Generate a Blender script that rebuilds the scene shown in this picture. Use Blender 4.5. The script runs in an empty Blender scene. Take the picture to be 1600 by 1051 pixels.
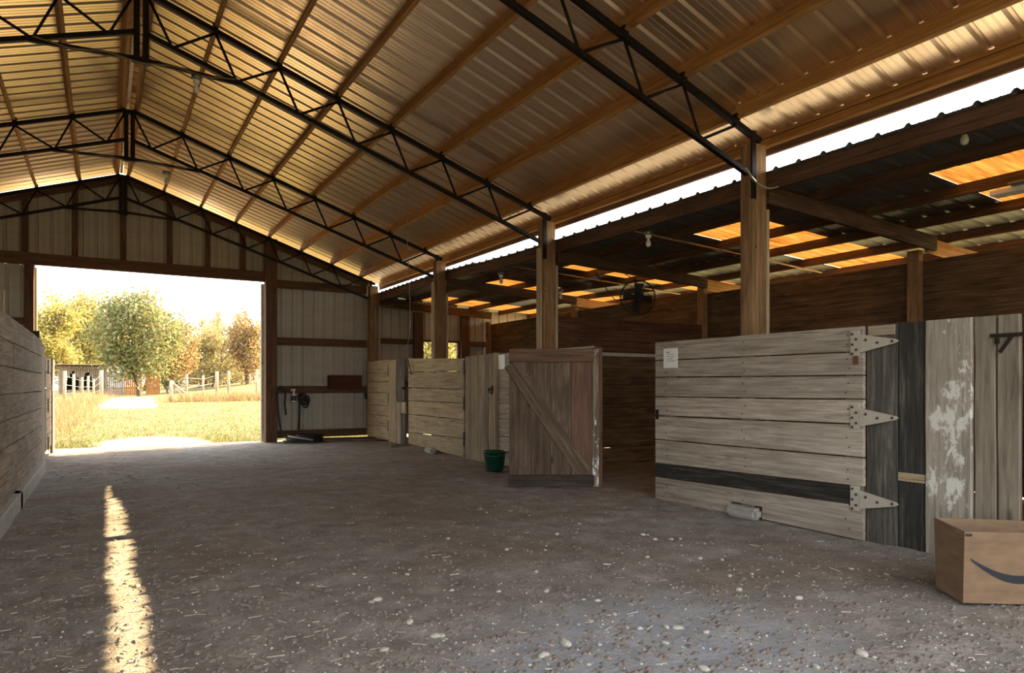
import bpy, bmesh, math, random
import numpy as np
from mathutils import Vector, Matrix, noise
random.seed(7); rng = np.random.default_rng(7)
S = bpy.context.scene
COL = S.collection
# ------------------------------------------------------------------ camera
FPX = 1076.0; CAMH = 1.15; YAW = math.atan(640 / 1076.0)
cd = bpy.data.cameras.new('camera'); cam = bpy.data.objects.new('camera', cd); COL.objects.link(cam)
cam.location = (0, 0, CAMH); cam.rotation_euler = (math.pi / 2, 0, -YAW)
cd.sensor_width = 36; cd.lens = 36 * FPX / 1600; cd.shift_y = 77.5 / 1600; cd.clip_end = 600; cd.clip_start = .05
S.camera = cam
# ------------------------------------------------------------------ sky, sun, exposure
SUN_AZ = math.radians(18.5); SUN_EL = math.atan(.62 * math.cos(math.radians(18.5)))
SKY_STRENGTH = 1.0; SUN_STRENGTH = 7.5
w = bpy.data.worlds.new('world'); S.world = w; w.use_nodes = True
wn = w.node_tree.nodes; bg = wn['Background']
sky = wn.new('ShaderNodeTexSky'); sky.sky_type = 'NISHITA'; sky.sun_disc = False
sky.sun_elevation = SUN_EL; sky.sun_rotation = math.pi / 2 - SUN_AZ
sky.air_density = 1.0; sky.dust_density = 2.5; sky.ozone_density = 1.0
hz = wn.new('ShaderNodeMix'); hz.data_type = 'RGBA'; hz.inputs[0].default_value = .75      # thin bright haze over the clear sky
sc_ = wn.new('ShaderNodeVectorMath'); sc_.operation = 'SCALE'; sc_.inputs['Scale'].default_value = .35
w.node_tree.links.new(sky.outputs[0], sc_.inputs[0]); w.node_tree.links.new(sc_.outputs[0], hz.inputs[6]); hz.inputs[7].default_value = (1.0, .965, .90, 1)
w.node_tree.links.new(hz.outputs[2], bg.inputs[0]); bg.inputs[1].default_value = SKY_STRENGTH
sd = bpy.data.lights.new('sun', 'SUN'); sd.energy = SUN_STRENGTH; sd.angle = math.radians(.3); sd.color = (1, .76, .42)
sun = bpy.data.objects.new('sun', sd); COL.objects.link(sun)
sv = Vector((math.cos(SUN_AZ) * math.cos(SUN_EL), math.sin(SUN_AZ) * math.cos(SUN_EL), math.sin(SUN_EL)))
sun.rotation_euler = sv.to_track_quat('Z', 'Y').to_euler(); sun.location = sv * 60
S.view_settings.view_transform = 'Standard'; S.view_settings.look = 'None'
S.view_settings.gamma = 1; S.view_settings.use_curve_mapping = False
S.view_settings.exposure = 2.2
S.cycles.max_bounces = 10; S.cycles.diffuse_bounces = 6; S.cycles.glossy_bounces = 4
S.cycles.sample_clamp_indirect = 8

# ------------------------------------------------------------------ helpers
def lin(h):
    h = h.lstrip('#'); o = []
    for i in (0, 2, 4):
        v = int(h[i:i + 2], 16) / 255
        o.append(v / 12.92 if v <= .04045 else ((v + .055) / 1.055) ** 2.4)
    return (*o, 1)
class NT:
    def __init__(s, name):
        s.m = bpy.data.materials.new(name); s.m.use_nodes = True; s.t = s.m.node_tree
        s.b = s.t.nodes['Principled BSDF']; s.out = s.t.nodes['Material Output']
    def n(s, typ, **kw):
        x = s.t.nodes.new('ShaderNode' + typ)
        for k, v in kw.items(): setattr(x, k, v)
        return x
    def l(s, a, b): s.t.links.new(a, b)
    def math(s, op, a, b=None, c=None):
        x = s.n('Math', operation=op)
        for i, v in enumerate((a, b, c)):
            if v is None: continue
            if isinstance(v, (int, float)): x.inputs[i].default_value = v
            else: s.l(v, x.inputs[i])
        return x.outputs[0]
    def ramp(s, fac, stops):
        r = s.n('ValToRGB'); e = r.color_ramp.elements
        while len(e) < len(stops): e.new(.5)
        for q, (p, c) in zip(e, stops): q.position = p; q.color = c
        s.l(fac, r.inputs[0]); return r.outputs[0]
    def mix(s, fac, a, b, mode='MIX'):
        x = s.n('Mix', data_type='RGBA', blend_type=mode)
        for i, v in ((0, fac), (6, a), (7, b)):
            if isinstance(v, (int, float)): x.inputs[i].default_value = v
            elif isinstance(v, tuple): x.inputs[i].default_value = v
            else: s.l(v, x.inputs[i])
        return x.outputs[2]
    def noise(s, vec, scale, detail=4, rough=.6, dist=0):
        x = s.n('TexNoise'); x.inputs['Scale'].default_value = scale; x.inputs['Detail'].default_value = detail
        x.inputs['Roughness'].default_value = rough; x.inputs['Distortion'].default_value = dist
        if vec is not None: s.l(vec, x.inputs['Vector'])
        return x.outputs['Fac']
    def map(s, vec, sc):
        x = s.n('Mapping'); x.inputs['Scale'].default_value = sc; s.l(vec, x.inputs[0]); return x.outputs[0]
    def bump(s, h, st=.3, d=.01):
        x = s.n('Bump'); x.inputs['Strength'].default_value = st; x.inputs['Distance'].default_value = d
        s.l(h, x.inputs['Height']); s.l(x.outputs[0], s.b.inputs['Normal'])
def grey(v): return (v, v, v, 1)
def simple(name, col, rough=.7, metal=0.0, nz=12, var=.25, bump=.1):
    k = NT(name); tc = k.n('TexCoord').outputs['Object']
    f = k.noise(tc, nz, 5)
    c = lin(col)
    d = tuple(x * (1 - var) for x in c[:3]) + (1,); u = tuple(min(1, x * (1 + var)) for x in c[:3]) + (1,)
    k.l(k.ramp(f, [(.3, d), (.7, u)]), k.b.inputs['Base Color'])
    k.b.inputs['Roughness'].default_value = rough; k.b.inputs['Metallic'].default_value = metal
    if bump: k.bump(f, bump, .004)
    return k.m
def wood(name, dark, mid, light, rough=.85, blotch=.5, knots=.8, paint=None, var=.28, crack=.55, sat=None):
    k = NT(name); tc = k.n('TexCoord').outputs['Object']; oi = k.n('ObjectInfo').outputs['Random']
    off = k.n('CombineXYZ')
    for i, mlt in enumerate((37., 91., 53.)): k.l(k.math('MULTIPLY', oi, mlt), off.inputs[i])
    av = k.n('VectorMath', operation='ADD'); k.l(tc, av.inputs[0]); k.l(off.outputs[0], av.inputs[1])
    v = av.outputs[0]
    g = k.noise(k.map(v, (1.2, 22, 22)), 1.6, 8, .65, .6)
    fine = k.noise(k.map(v, (3, 90, 90)), 2.2, 4, .7)
    gg = k.math('ADD', k.math('MULTIPLY', g, .72), k.math('MULTIPLY', fine, .28))
    col = k.ramp(gg, [(.33, lin(dark)), (.5, lin(mid)), (.68, lin(light))])
    bl = k.noise(k.map(v, (1.6, 4, 4)), 1.4, 5, .6)
    col = k.mix(k.math('MULTIPLY', k.ramp(bl, [(.38, grey(1)), (.6, grey(0))]), blotch), col, lin(dark))
    br = k.math('ADD', 1 - var, k.math('MULTIPLY', oi, 2 * var))
    cb = k.n('CombineColor')
    for i in range(3): k.l(br, cb.inputs[i])
    col = k.mix(1.0, col, cb.outputs[0], 'MULTIPLY')
    cr = k.noise(k.map(v, (.9, 38, 38)), 1.1, 3, .5, .4)
    crm = k.ramp(cr, [(.27, grey(1)), (.315, grey(0))])
    col = k.mix(k.math('MULTIPLY', crm, crack), col, (.012, .009, .007, 1))
    vo = k.n('TexVoronoi'); vo.inputs['Scale'].default_value = 1.0
    k.l(k.map(v, (1.5, 4.5, 4.5)), vo.inputs['Vector'])
    kn = k.ramp(vo.outputs['Distance'], [(.045, grey(1)), (.11, grey(0))])
    col = k.mix(k.math('MULTIPLY', kn, knots), col, tuple(x * .45 for x in lin(dark)[:3]) + (1,))
    if paint:
        pn = k.noise(k.map(v, (5, 11, 11)), 1.3, 7, .72)
        lo = k.noise(k.map(v, (1.3, 2.5, 2.5)), .8, 2, .5)
        pm = k.ramp(k.math('ADD', k.math('MULTIPLY', pn, .6), k.math('MULTIPLY', lo, .5)), [(paint[1], grey(0)), (paint[1] + .035, grey(1))])
        col = k.mix(pm, col, lin(paint[0]))
    k.l(col, k.b.inputs['Base Color']); k.b.inputs['Roughness'].default_value = rough
    k.b.inputs['Specular IOR Level'].default_value = .25
    k.bump(k.math('SUBTRACT', gg, k.math('MULTIPLY', crm, .6)), .45, .004)
    return k.m
# ---- placing
def W(o):
    m = o.matrix_basis.copy(); p = o.parent
    while p: m = p.matrix_basis @ m; p = p.parent
    return m
def place(name, me, parent=None, M=None, mat=None, kind=None):
    o = bpy.data.objects.new(name, me); COL.objects.link(o)
    M = M or Matrix()
    if parent: o.parent = parent; o.matrix_basis = W(parent).inverted() @ M
    else: o.matrix_basis = M
    if mat and me and not me.materials: me.materials.append(mat)
    if kind: o['kind'] = kind
    return o
def thing(name, label, cat, loc=(0, 0, 0), rz=0, group=None):
    o = bpy.data.objects.new(name, None); COL.objects.link(o); o.empty_display_size = .1
    o.matrix_basis = Matrix.Translation(loc) @ Matrix.Rotation(rz, 4, 'Z')
    o['label'] = label; o['category'] = cat
    if group: o['group'] = group
    return o
def tag(o, label, cat, group=None):
    o['label'] = label; o['category'] = cat
    if group: o['group'] = group
    return o
def struct(name, loc=(0, 0, 0)):
    o = bpy.data.objects.new(name, None); COL.objects.link(o); o.location = loc; o['kind'] = 'structure'
    o.empty_display_size = .1; return o
def axes(o, x, y, z):
    m = Matrix.Identity(4)
    for i in range(3): m[i][0] = x[i]; m[i][1] = y[i]; m[i][2] = z[i]; m[i][3] = o[i]
    return m
def frame(p0, p1, up):
    p0 = Vector(p0); p1 = Vector(p1); x = (p1 - p0); L = x.length; x.normalize()
    up = Vector(up); y = up.cross(x); y.normalize(); z = x.cross(y)
    return axes((p0 + p1) / 2, x, y, z), L
def mesh(name, vs, fs, smooth=False):
    me = bpy.data.meshes.new(name); me.from_pydata([tuple(v) for v in vs], [], fs); me.update()
    if smooth: me.polygons.foreach_set('use_smooth', [True] * len(me.polygons))
    return me
def board_me(L, Wd, T, jit=.003, n=3, ends=0.0):
    c = min(.004, T * .2, Wd * .2); vs = []; fs = []
    e0 = random.uniform(-ends, ends); e1 = random.uniform(-ends, ends)
    for i in range(n):
        x = -L / 2 + L * i / (n - 1)
        a = Wd / 2 + random.uniform(-jit, jit); b = Wd / 2 + random.uniform(-jit, jit); t = T / 2
        ex = e0 if i == 0 else (e1 if i == n - 1 else 0)
        for (y, z) in ((-t + c, -b), (t - c, -b), (t, -b + c), (t, a - c), (t - c, a), (-t + c, a), (-t, a - c), (-t, -b + c)):
            vs.append((x + ex * z / Wd, y, z))
    for i in range(n - 1):
        for j in range(8):
            q = i * 8; r = (j + 1) % 8
            fs.append((q + j, q + r, q + 8 + r, q + 8 + j))
    fs.append(tuple(range(8))[::-1]); fs.append(tuple((n - 1) * 8 + j for j in range(8)))
    fs = [f[::-1] for f in fs]
    return mesh('board', vs, fs)
def board(name, parent, p0, p1, wd, t, mat, up=(0, 0, 1), jit=.002, n=3, kind=None, ends=0.0):
    M, L = frame(p0, p1, up)
    return place(name, board_me(L, wd, t, jit, n, ends), parent, M, mat, kind)
def tube_geo(pts, r, seg=8, caps=True, rad=None):
    pts = [Vector(p) for p in pts]; vs = []; fs = []; prev = None
    for i, p in enumerate(pts):
        d = (pts[min(i + 1, len(pts) - 1)] - pts[max(i - 1, 0)]).normalized()
        if prev is None:
            a = d.orthogonal().normalized()
        else:
            a = (prev - d * prev.dot(d))
            a = a.normalized() if a.length > 1e-6 else d.orthogonal().normalized()
        prev = a; b = d.cross(a); rr = rad[i] if rad else r
        for j in range(seg):
            t = 2 * math.pi * j / seg; vs.append(p + (a * math.cos(t) + b * math.sin(t)) * rr)
    for i in range(len(pts) - 1):
        for j in range(seg):
            q = i * seg; k = (j + 1) % seg
            fs.append((q + j, q + k, q + seg + k, q + seg + j))
    if caps: fs.append(tuple(range(seg))[::-1]); fs.append(tuple((len(pts) - 1) * seg + j for j in range(seg)))
    return vs, fs
def join_geo(gs):
    V = []; F = []
    for v, f in gs:
        k = len(V); V += list(v); F += [tuple(i + k for i in q) for q in f]
    return V, F
def tube(name, parent, pts, r, mat, seg=8, rad=None, kind=None):
    v, f = tube_geo(pts, r, seg, True, rad); return place(name, mesh(name, v, f, True), parent, None and None, mat, kind) if not parent else place(name, mesh(name, v, f, True), parent, Matrix(), mat, kind)
def lathe_geo(prof, seg=20, c=(0, 0, 0)):
    vs = []; fs = []
    for r, z in prof:
        for j in range(seg):
            t = 2 * math.pi * j / seg; vs.append(Vector((c[0] + r * math.cos(t), c[1] + r * math.sin(t), c[2] + z)))
    for i in range(len(prof) - 1):
        for j in range(seg):
            k = (j + 1) % seg; fs.append((i * seg + j, i * seg + k, (i + 1) * seg + k, (i + 1) * seg + j))
    return vs, fs
def box_geo(c, s, M=None):
    vs = [Vector((c[0] + s[0] / 2 * a, c[1] + s[1] / 2 * b, c[2] + s[2] / 2 * d)) for a in (-1, 1) for b in (-1, 1) for d in (-1, 1)]
    if M: vs = [M @ v for v in vs]
    return vs, [(0, 1, 3, 2), (4, 6, 7, 5), (0, 4, 5, 1), (2, 3, 7, 6), (0, 2, 6, 4), (1, 5, 7, 3)]
def bevel_me(geo, off=.004, seg=1):
    me = mesh('m', *geo); bm = bmesh.new(); bm.from_mesh(me)
    bmesh.ops.bevel(bm, geom=bm.edges[:], offset=off, segments=seg, affect='EDGES', clamp_overlap=True)
    bmesh.ops.recalc_face_normals(bm, faces=bm.faces); bm.to_mesh(me); bm.free(); return me
def pix(u, v, X=None, Y=None, Z=None):          # used at build time to turn measured picture points into metres
    a = (u - 800) / FPX; s, c = math.sin(YAW), math.cos(YAW)
    d = Vector((s + a * c, c - a * s, -(v - 603) / FPX))
    k = X / d.x if X is not None else (Y / d.y if Y is not None else (Z - CAMH) / d.z)
    return Vector((k * d.x, k * d.y, CAMH + k * d.z))

# ------------------------------------------------------------------ materials
M_pale = wood('weathered_pale_wood', '#756b60', '#a69b8d', '#cdc3b4', blotch=.22, knots=.55, var=.12, crack=.5)
M_pale2 = wood('weathered_tan_wood', '#6f6149', '#a39376', '#c3b292', blotch=.25, knots=.5, var=.12, crack=.5)
M_strip = wood('weathered_strip_wood', '#655848', '#9b8d78', '#c2b69d', blotch=.3, knots=.5, var=.3, crack=.6)
M_tar = wood('black_stained_wood', '#22211f', '#393733', '#6b665b', blotch=.5, knots=.2, var=.12, paint=('#7d786b', .70))
M_tar2 = wood('grey_black_stained_wood', '#34322f', '#57534c', '#8b8679', blotch=.45, knots=.3, var=.1)
M_peel = wood('peeling_white_wood', '#71685c', '#9d9486', '#beb5a8', blotch=.2, knots=.5, var=.05, paint=('#cfcdc4', .62))
M_tan = wood('brown_tan_wood', '#5f564a', '#857b6b', '#9f9585', blotch=.25, knots=.6, var=.08)
M_left = wood('grey_partition_wood', '#54473a', '#8a7a67', '#ac9d88', blotch=.35, knots=.4, var=.14)
M_left2 = wood('grey_brown_gate_wood', '#5b4d3d', '#8d7d67', '#b3a48a', blotch=.3, var=.1)
M_door = wood('dark_brown_door_wood', '#42362b', '#69584a', '#8b7865', blotch=.5, knots=.7, var=.12)
M_doorred = wood('red_brown_rail_wood', '#4a382c', '#6e5445', '#8a6e5b', blotch=.3, knots=.3, var=.08)
M_doordark = wood('dark_bottom_rail_wood', '#2c2521', '#463c35', '#665a50', blotch=.4, var=.08)
M_pipe_peel = wood('peeling_edge_wood', '#4b4034', '#7c7061', '#a79c8c', paint=('#dddcd6', .55), var=.05)
M_stall = wood('brown_stall_wood', '#2e2217', '#5f4a34', '#846a4c', blotch=.4, knots=.7, var=.2)
M_div = wood('red_brown_divider_wood', '#2f1f17', '#553a2a', '#70513d', blotch=.35, knots=.4, var=.12)
M_post = wood('timber_post_wood', '#54402c', '#87694a', '#a98a66', blotch=.25, knots=.9, var=.08)
M_posttrim = wood('pale_post_trim_wood', '#7a6a52', '#a9977a', '#c4b498', blotch=.2, var=.05)
M_purlin = wood('purlin_wood', '#7d5a36', '#a87c4b', '#c69b66', blotch=.25, knots=.5, var=.14)
M_girt = wood('dark_girt_wood', '#3c2a20', '#5d4434', '#7a5d49', blotch=.3, knots=.4, var=.12)
M_beam = wood('dark_beam_wood', '#2e2018', '#55402f', '#765c44', blotch=.35, var=.1)
M_steel = simple('black_truss_steel', '#17100e', .6, 0, 30, .4, .15); M_steel.node_tree.nodes['Principled BSDF'].inputs['Specular IOR Level'].default_value = .2
M_dark = simple('black_rubber', '#17181a', .6, 0, 20, .2, .1)
M_iron = simple('rusty_dark_iron', '#2d2622', .6, .5, 60, .4, .2)
M_white = simple('white_plastic', '#dcdad2', .45, 0, 8, .06, 0)
M_hinge = simple('weathered_grey_hinge_paint', '#b0a89a', .8, 0, 25, .08, .1)
M_rivet = simple('dark_hinge_bolt', '#4b4438', .6, .4, 30, .3, 0)
M_galv = simple('galvanised_box_metal', '#7c817e', .45, .7, 25, .15, 0)
M_glassbulb = simple('frosted_bulb_glass', '#d8d5cb', .25, 0, 5, .05, 0)
M_bucket = simple('dark_green_plastic', '#0b4a3a', .45, 0, 12, .12, 0)
M_conc = simple('concrete_footing', '#9d9a92', .9, 0, 9, .2, .4)
M_rock = simple('pale_stone', '#b5b0a4', .85, 0, 14, .25, .5)
M_rope = simple('twine', '#7d6b54', .9, 0, 60, .2, 0)
M_paper = simple('white_notice_board', '#e9e8e3', .5, 0, 5, .03, 0)
M_ink = simple('faded_print_ink', '#8d9098', .7, 0, 5, .05, 0)
M_chest = wood('red_brown_box_wood', '#2c1811', '#482a20', '#5d3a2d', blotch=.3, var=.05)

def metal_mat(name, col, rough, metal, dirt, dcol, axis=(1.2, 14, 14)):
    k = NT(name); tc = k.n('TexCoord').outputs['Object']; oi = k.n('ObjectInfo').outputs['Random']
    av = k.n('VectorMath', operation='ADD'); k.l(tc, av.inputs[0]); k.l(k.math('MULTIPLY', oi, 31.), av.inputs[1])
    f = k.noise(k.map(av.outputs[0], axis), 1.2, 5, .6)
    c = k.mix(k.math('MULTIPLY', k.ramp(f, [(.4, grey(0)), (.7, grey(1))]), dirt), lin(col), lin(dcol))
    br = k.math('ADD', .93, k.math('MULTIPLY', oi, .14)); cb = k.n('CombineColor')
    for i in range(3): k.l(br, cb.inputs[i])
    k.l(k.mix(1.0, c, cb.outputs[0], 'MULTIPLY'), k.b.inputs['Base Color'])
    k.b.inputs['Roughness'].default_value = rough; k.b.inputs['Metallic'].default_value = metal
    return k.m
M_roof = metal_mat('roof_sheet_metal', '#e4caa8', .29, .86, .25, '#c9ab8a', (.5, 3, 3))
M_wallmetal = metal_mat('wall_sheet_metal', '#a19d92', .45, .1, .4, '#86827a', (.8, 6, 6))
M_leanmetal = metal_mat('lean_to_sheet_metal', '#7f8488', .42, .5, .5, '#4d4a46')
k = NT('translucent_roof_sheet'); tr = k.n('BsdfTranslucent'); 
f = k.noise(k.map(k.n('TexCoord').outputs['Object'], (1, 9, 9)), 1.5, 4)
k.l(k.ramp(f, [(.35, (.085, .028, .004, 1)), (.65, (.20, .095, .02, 1))]), tr.inputs[0])
mx = k.n('MixShader'); mx.inputs[0].default_value = .75; k.b.inputs['Base Color'].default_value = (.7, .5, .25, 1)
k.l(k.b.outputs[0], mx.inputs[1]); k.l(tr.outputs[0], mx.inputs[2]); k.l(mx.outputs[0], k.out.inputs[0]); M_skyl = k.m
k = NT('window_glass'); k.b.inputs['Transmission Weight'].default_value = 1; k.b.inputs['Roughness'].default_value = .02
k.b.inputs['IOR'].default_value = 1.02; k.b.inputs['Base Color'].default_value = (.95, .96, .9, 1); M_glass = k.m

# dirt floor
k = NT('dirt_floor'); tc = k.n('TexCoord').outputs['Object']
big = k.noise(tc, .55, 4, .6); mid = k.noise(tc, 4.5, 6, .65); fine = k.noise(tc, 38, 5, .7)
c = k.ramp(mid, [(.3, lin('#7b756f')), (.55, lin('#98928b')), (.75, lin('#b1aca6'))])
c = k.mix(k.math('MULTIPLY', k.ramp(big, [(.46, grey(0)), (.62, grey(1))]), .55), c, lin('#7a6a5b'))
c = k.mix(k.ramp(fine, [(.3, grey(.65)), (.48, grey(0))]), c, lin('#4c4642'))
c = k.mix(k.ramp(fine, [(.66, grey(0)), (.75, grey(.6))]), c, lin('#bdb6ad'))
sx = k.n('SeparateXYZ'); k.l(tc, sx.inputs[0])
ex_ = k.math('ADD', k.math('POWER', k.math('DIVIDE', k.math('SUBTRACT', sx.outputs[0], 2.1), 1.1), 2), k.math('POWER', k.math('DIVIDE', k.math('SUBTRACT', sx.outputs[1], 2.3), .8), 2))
c = k.mix(k.math('MULTIPLY', k.ramp(k.math('ADD', ex_, k.math('MULTIPLY', k.math('SUBTRACT', mid, .5), 2.5)), [(.1, grey(1)), (1., grey(0))]), .45), c, lin('#a8b0bb'))   # bluish sky light near the open end, painted into the floor colour
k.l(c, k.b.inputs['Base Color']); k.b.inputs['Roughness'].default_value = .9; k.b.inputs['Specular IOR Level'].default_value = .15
k.bump(k.math('ADD', k.math('MULTIPLY', fine, .5), k.math('MULTIPLY', mid, .9)), .8, .03); M_floor = k.m
# outside ground
k = NT('autumn_field'); tc = k.n('TexCoord').outputs['Object']
n1 = k.noise(tc, .35, 5, .65); n2 = k.noise(tc, 3.2, 5, .7); n3 = k.noise(k.map(tc, (1, 2.2, 1)), .8, 5, .6)
c = k.ramp(n2, [(.3, lin('#353c18')), (.5, lin('#515a25')), (.7, lin('#6a6236'))])
c = k.mix(k.ramp(n3, [(.48, grey(0)), (.6, grey(.9))]), c, lin('#74492a'))
sx = k.n('SeparateXYZ'); k.l(tc, sx.inputs[0])
# worn patch in front of the door and the track beyond it
dx = k.math('DIVIDE', k.math('SUBTRACT', sx.outputs[0], k.math('ADD', .95, k.math('MULTIPLY', k.math('SUBTRACT', n2, .5), .8))), 1.15)
dy = k.math('DIVIDE', k.math('SUBTRACT', sx.outputs[1], 16.0), 2.3)
e = k.math('ADD', k.math('POWER', dx, 2), k.math('POWER', dy, 2))
pm = k.ramp(k.math('ADD', e, k.math('MULTIPLY', k.math('SUBTRACT', n2, .5), 1.6)), [(.55, grey(1)), (.95, grey(0))])
tx = k.math('ABSOLUTE', k.math('SUBTRACT', sx.outputs[0], k.math('MULTIPLY', k.math('SUBTRACT', sx.outputs[1], 16.), .055)))
ty = k.ramp(k.math('MULTIPLY', sx.outputs[1], .01), [(.27, grey(0)), (.3, grey(1)), (.43, grey(1)), (.46, grey(0))])
tm = k.math('MULTIPLY', k.ramp(k.math('ADD', tx, k.math('MULTIPLY', k.math('SUBTRACT', n2, .5), 1.5)), [(.9, grey(1)), (1.3, grey(0))]), ty)
c = k.mix(k.math('MAXIMUM', pm, tm), c, lin('#b3a693'))
k.l(c, k.b.inputs['Base Color']); k.b.inputs['Roughness'].default_value = .95
k.bump(n2, .5, .05); M_field = k.m
def leafmat(name, cols, trans=.4, dim=1.0):
    k = NT(name); r = k.n('NewGeometry').outputs['Random Per Island']
    c = k.ramp(r, [(i / max(1, len(cols) - 1), tuple(x * dim for x in lin(q)[:3]) + (1,)) for i, q in enumerate(cols)])
    k.l(c, k.b.inputs['Base Color']); k.b.inputs['Roughness'].default_value = .7
    t = k.n('BsdfTranslucent'); k.l(c, t.inputs[0]); mx = k.n('MixShader'); mx.inputs[0].default_value = trans
    k.l(k.b.outputs[0], mx.inputs[1]); k.l(t.outputs[0], mx.inputs[2]); k.l(mx.outputs[0], k.out.inputs[0]); return k.m
M_grass = leafmat('grass_blades', ['#3c531a', '#526b26', '#6a7034', '#6c482a', '#4b651f'])
M_straw = leafmat('straw_bits', ['#c9c3b4', '#8f8472', '#aaa08c', '#7a7064'], .1)
M_bark = wood('tree_bark', '#3f352b', '#6a5c4d', '#8c7e6c', var=.1)
M_barnwood = wood('old_shed_boards', '#5d5145', '#8a7b6a', '#a99a86', var=.15)
M_orangefence = wood('orange_brown_fence_boards', '#7a4f2b', '#a7713f', '#c08d55', var=.15)
M_fpost = wood('field_post_wood', '#75664e', '#a3927a', '#c2b394', var=.15)

# ------------------------------------------------------------------ barn shell constants
RX = .33                                   # ridge x
SL = .3425                                 # roof slope
def zp(x): return 5.10 - SL * abs(x - RX)  # underside of purlins
PD = .145                                   # purlin depth
Y0, Y1 = -.5, 14.92
XL, XR = -4.45, 5.05
POSTY = (4.3, 7.74, 11.19, 14.68)
def ss(a, b, t):
    t = min(1, max(0, (t - a) / (b - a))); return t * t * (3 - 2 * t)
# ---- floor: uneven dirt
def fh(x, y):
    e = min(1, max(0, (15.0 - y) / .6))
    h = .018 * noise.noise((x * 1.3, y * 1.3, 0)) + .012 * noise.noise((x * 5, y * 5, 3)) + .007 * noise.noise((x * 14, y * 14, 7))
    return h * (.35 + .65 * e) - .012
xs = np.concatenate([np.arange(-4.5, -.9, .3), np.arange(-.9, 5.2, .055), np.arange(5.25, 9.4, .2)])
ys = np.concatenate([np.arange(-1.7, 1.2, .2), np.arange(1.2, 9, .055), np.arange(9, 15.35, .1)])
vs = [(x, y, fh(x, y)) for y in ys for x in xs]; nx = len(xs)
fs = [(j * nx + i, j * nx + i + 1, (j + 1) * nx + i + 1, (j + 1) * nx + i) for j in range(len(ys) - 1) for i in range(nx - 1)]
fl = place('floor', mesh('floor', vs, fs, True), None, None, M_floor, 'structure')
# ---- terrain outside
def gz(x, y):
    z = -.05 + .55 * ss(16, 34, y) + .035 * max(0, min(y, 75) - 34) * ss(3, 14, x)
    if y > 15.3 or y < -2: z += .03 * noise.noise((x * .8, y * .8, 1)) + .05 * noise.noise((x * .2, y * .2, 5)) * ss(18, 30, y)
    return z - (.06 if -2 < y < 15.0 else .0)
gx = np.concatenate([np.linspace(-160, -24, 12), np.arange(-22, 30, .8), np.linspace(32, 170, 14)])
gy = np.concatenate([np.linspace(-160, -6, 12), np.arange(-4, 14.5, 1.5), np.arange(15.0, 40, .4), np.arange(40.5, 90, 2.5), np.linspace(95, 240, 10)])
vs = [(x, y, gz(x, y)) for y in gy for x in gx]; nx = len(gx)
fs = [(j * nx + i, j * nx + i + 1, (j + 1) * nx + i + 1, (j + 1) * nx + i) for j in range(len(gy) - 1) for i in range(nx - 1)]
place('ground', mesh('ground', vs, fs, True), None, None, M_field, 'structure')

# ---- ribbed sheets
def sheet_me(L, Wd, pitch, h=.021, under=False):
    prof = []; n = round(Wd / pitch); p = Wd / n
    for i in range(n):
        y = i * p
        prof += [(y, 0), (y + p * .09, h), (y + p * .18, h), (y + p * .27, 0), (y + p * .49, 0), (y + p * .51, .0025), (y + p * .54, .0025), (y + p * .56, 0),
                 (y + p * .74, 0), (y + p * .76, .0025), (y + p * .79, .0025), (y + p * .81, 0)]
    prof.append((Wd, 0)); k = len(prof)
    vs = [(x, y, z) for x in (0, L) for y, z in prof]
    fs = [(i, k + i, k + i + 1, i + 1) for i in range(k - 1)]
    return mesh('sheet', vs, fs)
ceil = struct('ceiling')
ca = 1 / math.sqrt(1 + SL * SL); sa = SL * ca
SW = .9144
XE = 5.615                                  # right eave edge
meR = sheet_me((XE - RX - .012) / ca, SW, .2286); meR.materials.append(M_roof)
NSH = 17
for i in range(NSH):
    y = Y1 + .30 - (i + 1) * SW
    if y < Y0 - .9: break
    zt = zp(RX) + PD + .002
    place('roof_sheet', meR, ceil, axes((RX + .012, y, zt), (ca, 0, -sa), (0, 1, 0), (sa, 0, ca)))
    place('roof_sheet', meR, ceil, axes((RX - .012, y + SW, zt), (-ca, 0, -sa), (0, -1, 0), (-sa, 0, ca)))
# ridge cap above, closure strip below
capg = join_geo([([(RX, Y0, 5.32), (RX, Y1, 5.32), (RX + .2, Y1, 5.245), (RX + .2, Y0, 5.245), (RX - .2, Y1, 5.245), (RX - .2, Y0, 5.245)], [(0, 3, 2, 1), (0, 1, 4, 5)])])
place('ridge_cap', mesh('ridge_cap', *capg), ceil, None, M_roof)
board('ridge_closure', ceil, (RX - .02, Y0, 5.15), (RX - .02, Y1 - .1, 5.15), .04, .035, simple('white_closure_strip', '#e3e0d4', .8), jit=.004, n=12)
PX = [.08] + [.68 + .645 * i for i in range(7)] + [5.02]
for sgn in (1, -1):
    nrm = Vector((sa * sgn, 0, ca))
    for dx in PX:
        if dx > 4.95 and sgn < 0: pass
        x = RX + sgn * dx
        c = Vector((x, 0, zp(x))) + nrm * (PD / 2 - .001)
        for (a, b) in ((Y0, 4.3), (4.3, 11.2), (11.2, Y1 - .08)):
            sh = random.uniform(-.004, .004)
            board('purlin', ceil, (c.x + sh, a, c.z), (c.x + sh, b, c.z), PD, .042, M_purlin, up=nrm, jit=.002, n=4)
# eave board over the open strip
board('eave_board', ceil, (5.38, Y0, 3.398), (5.38, Y1 - .05, 3.398), .17, .038, M_girt, n=6)
lo = 2 * RX - 5.38
board('eave_board', ceil, (lo, Y0, 3.365), (lo, Y1 - .05, 3.365), .15, .038, M_girt, n=4)

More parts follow.
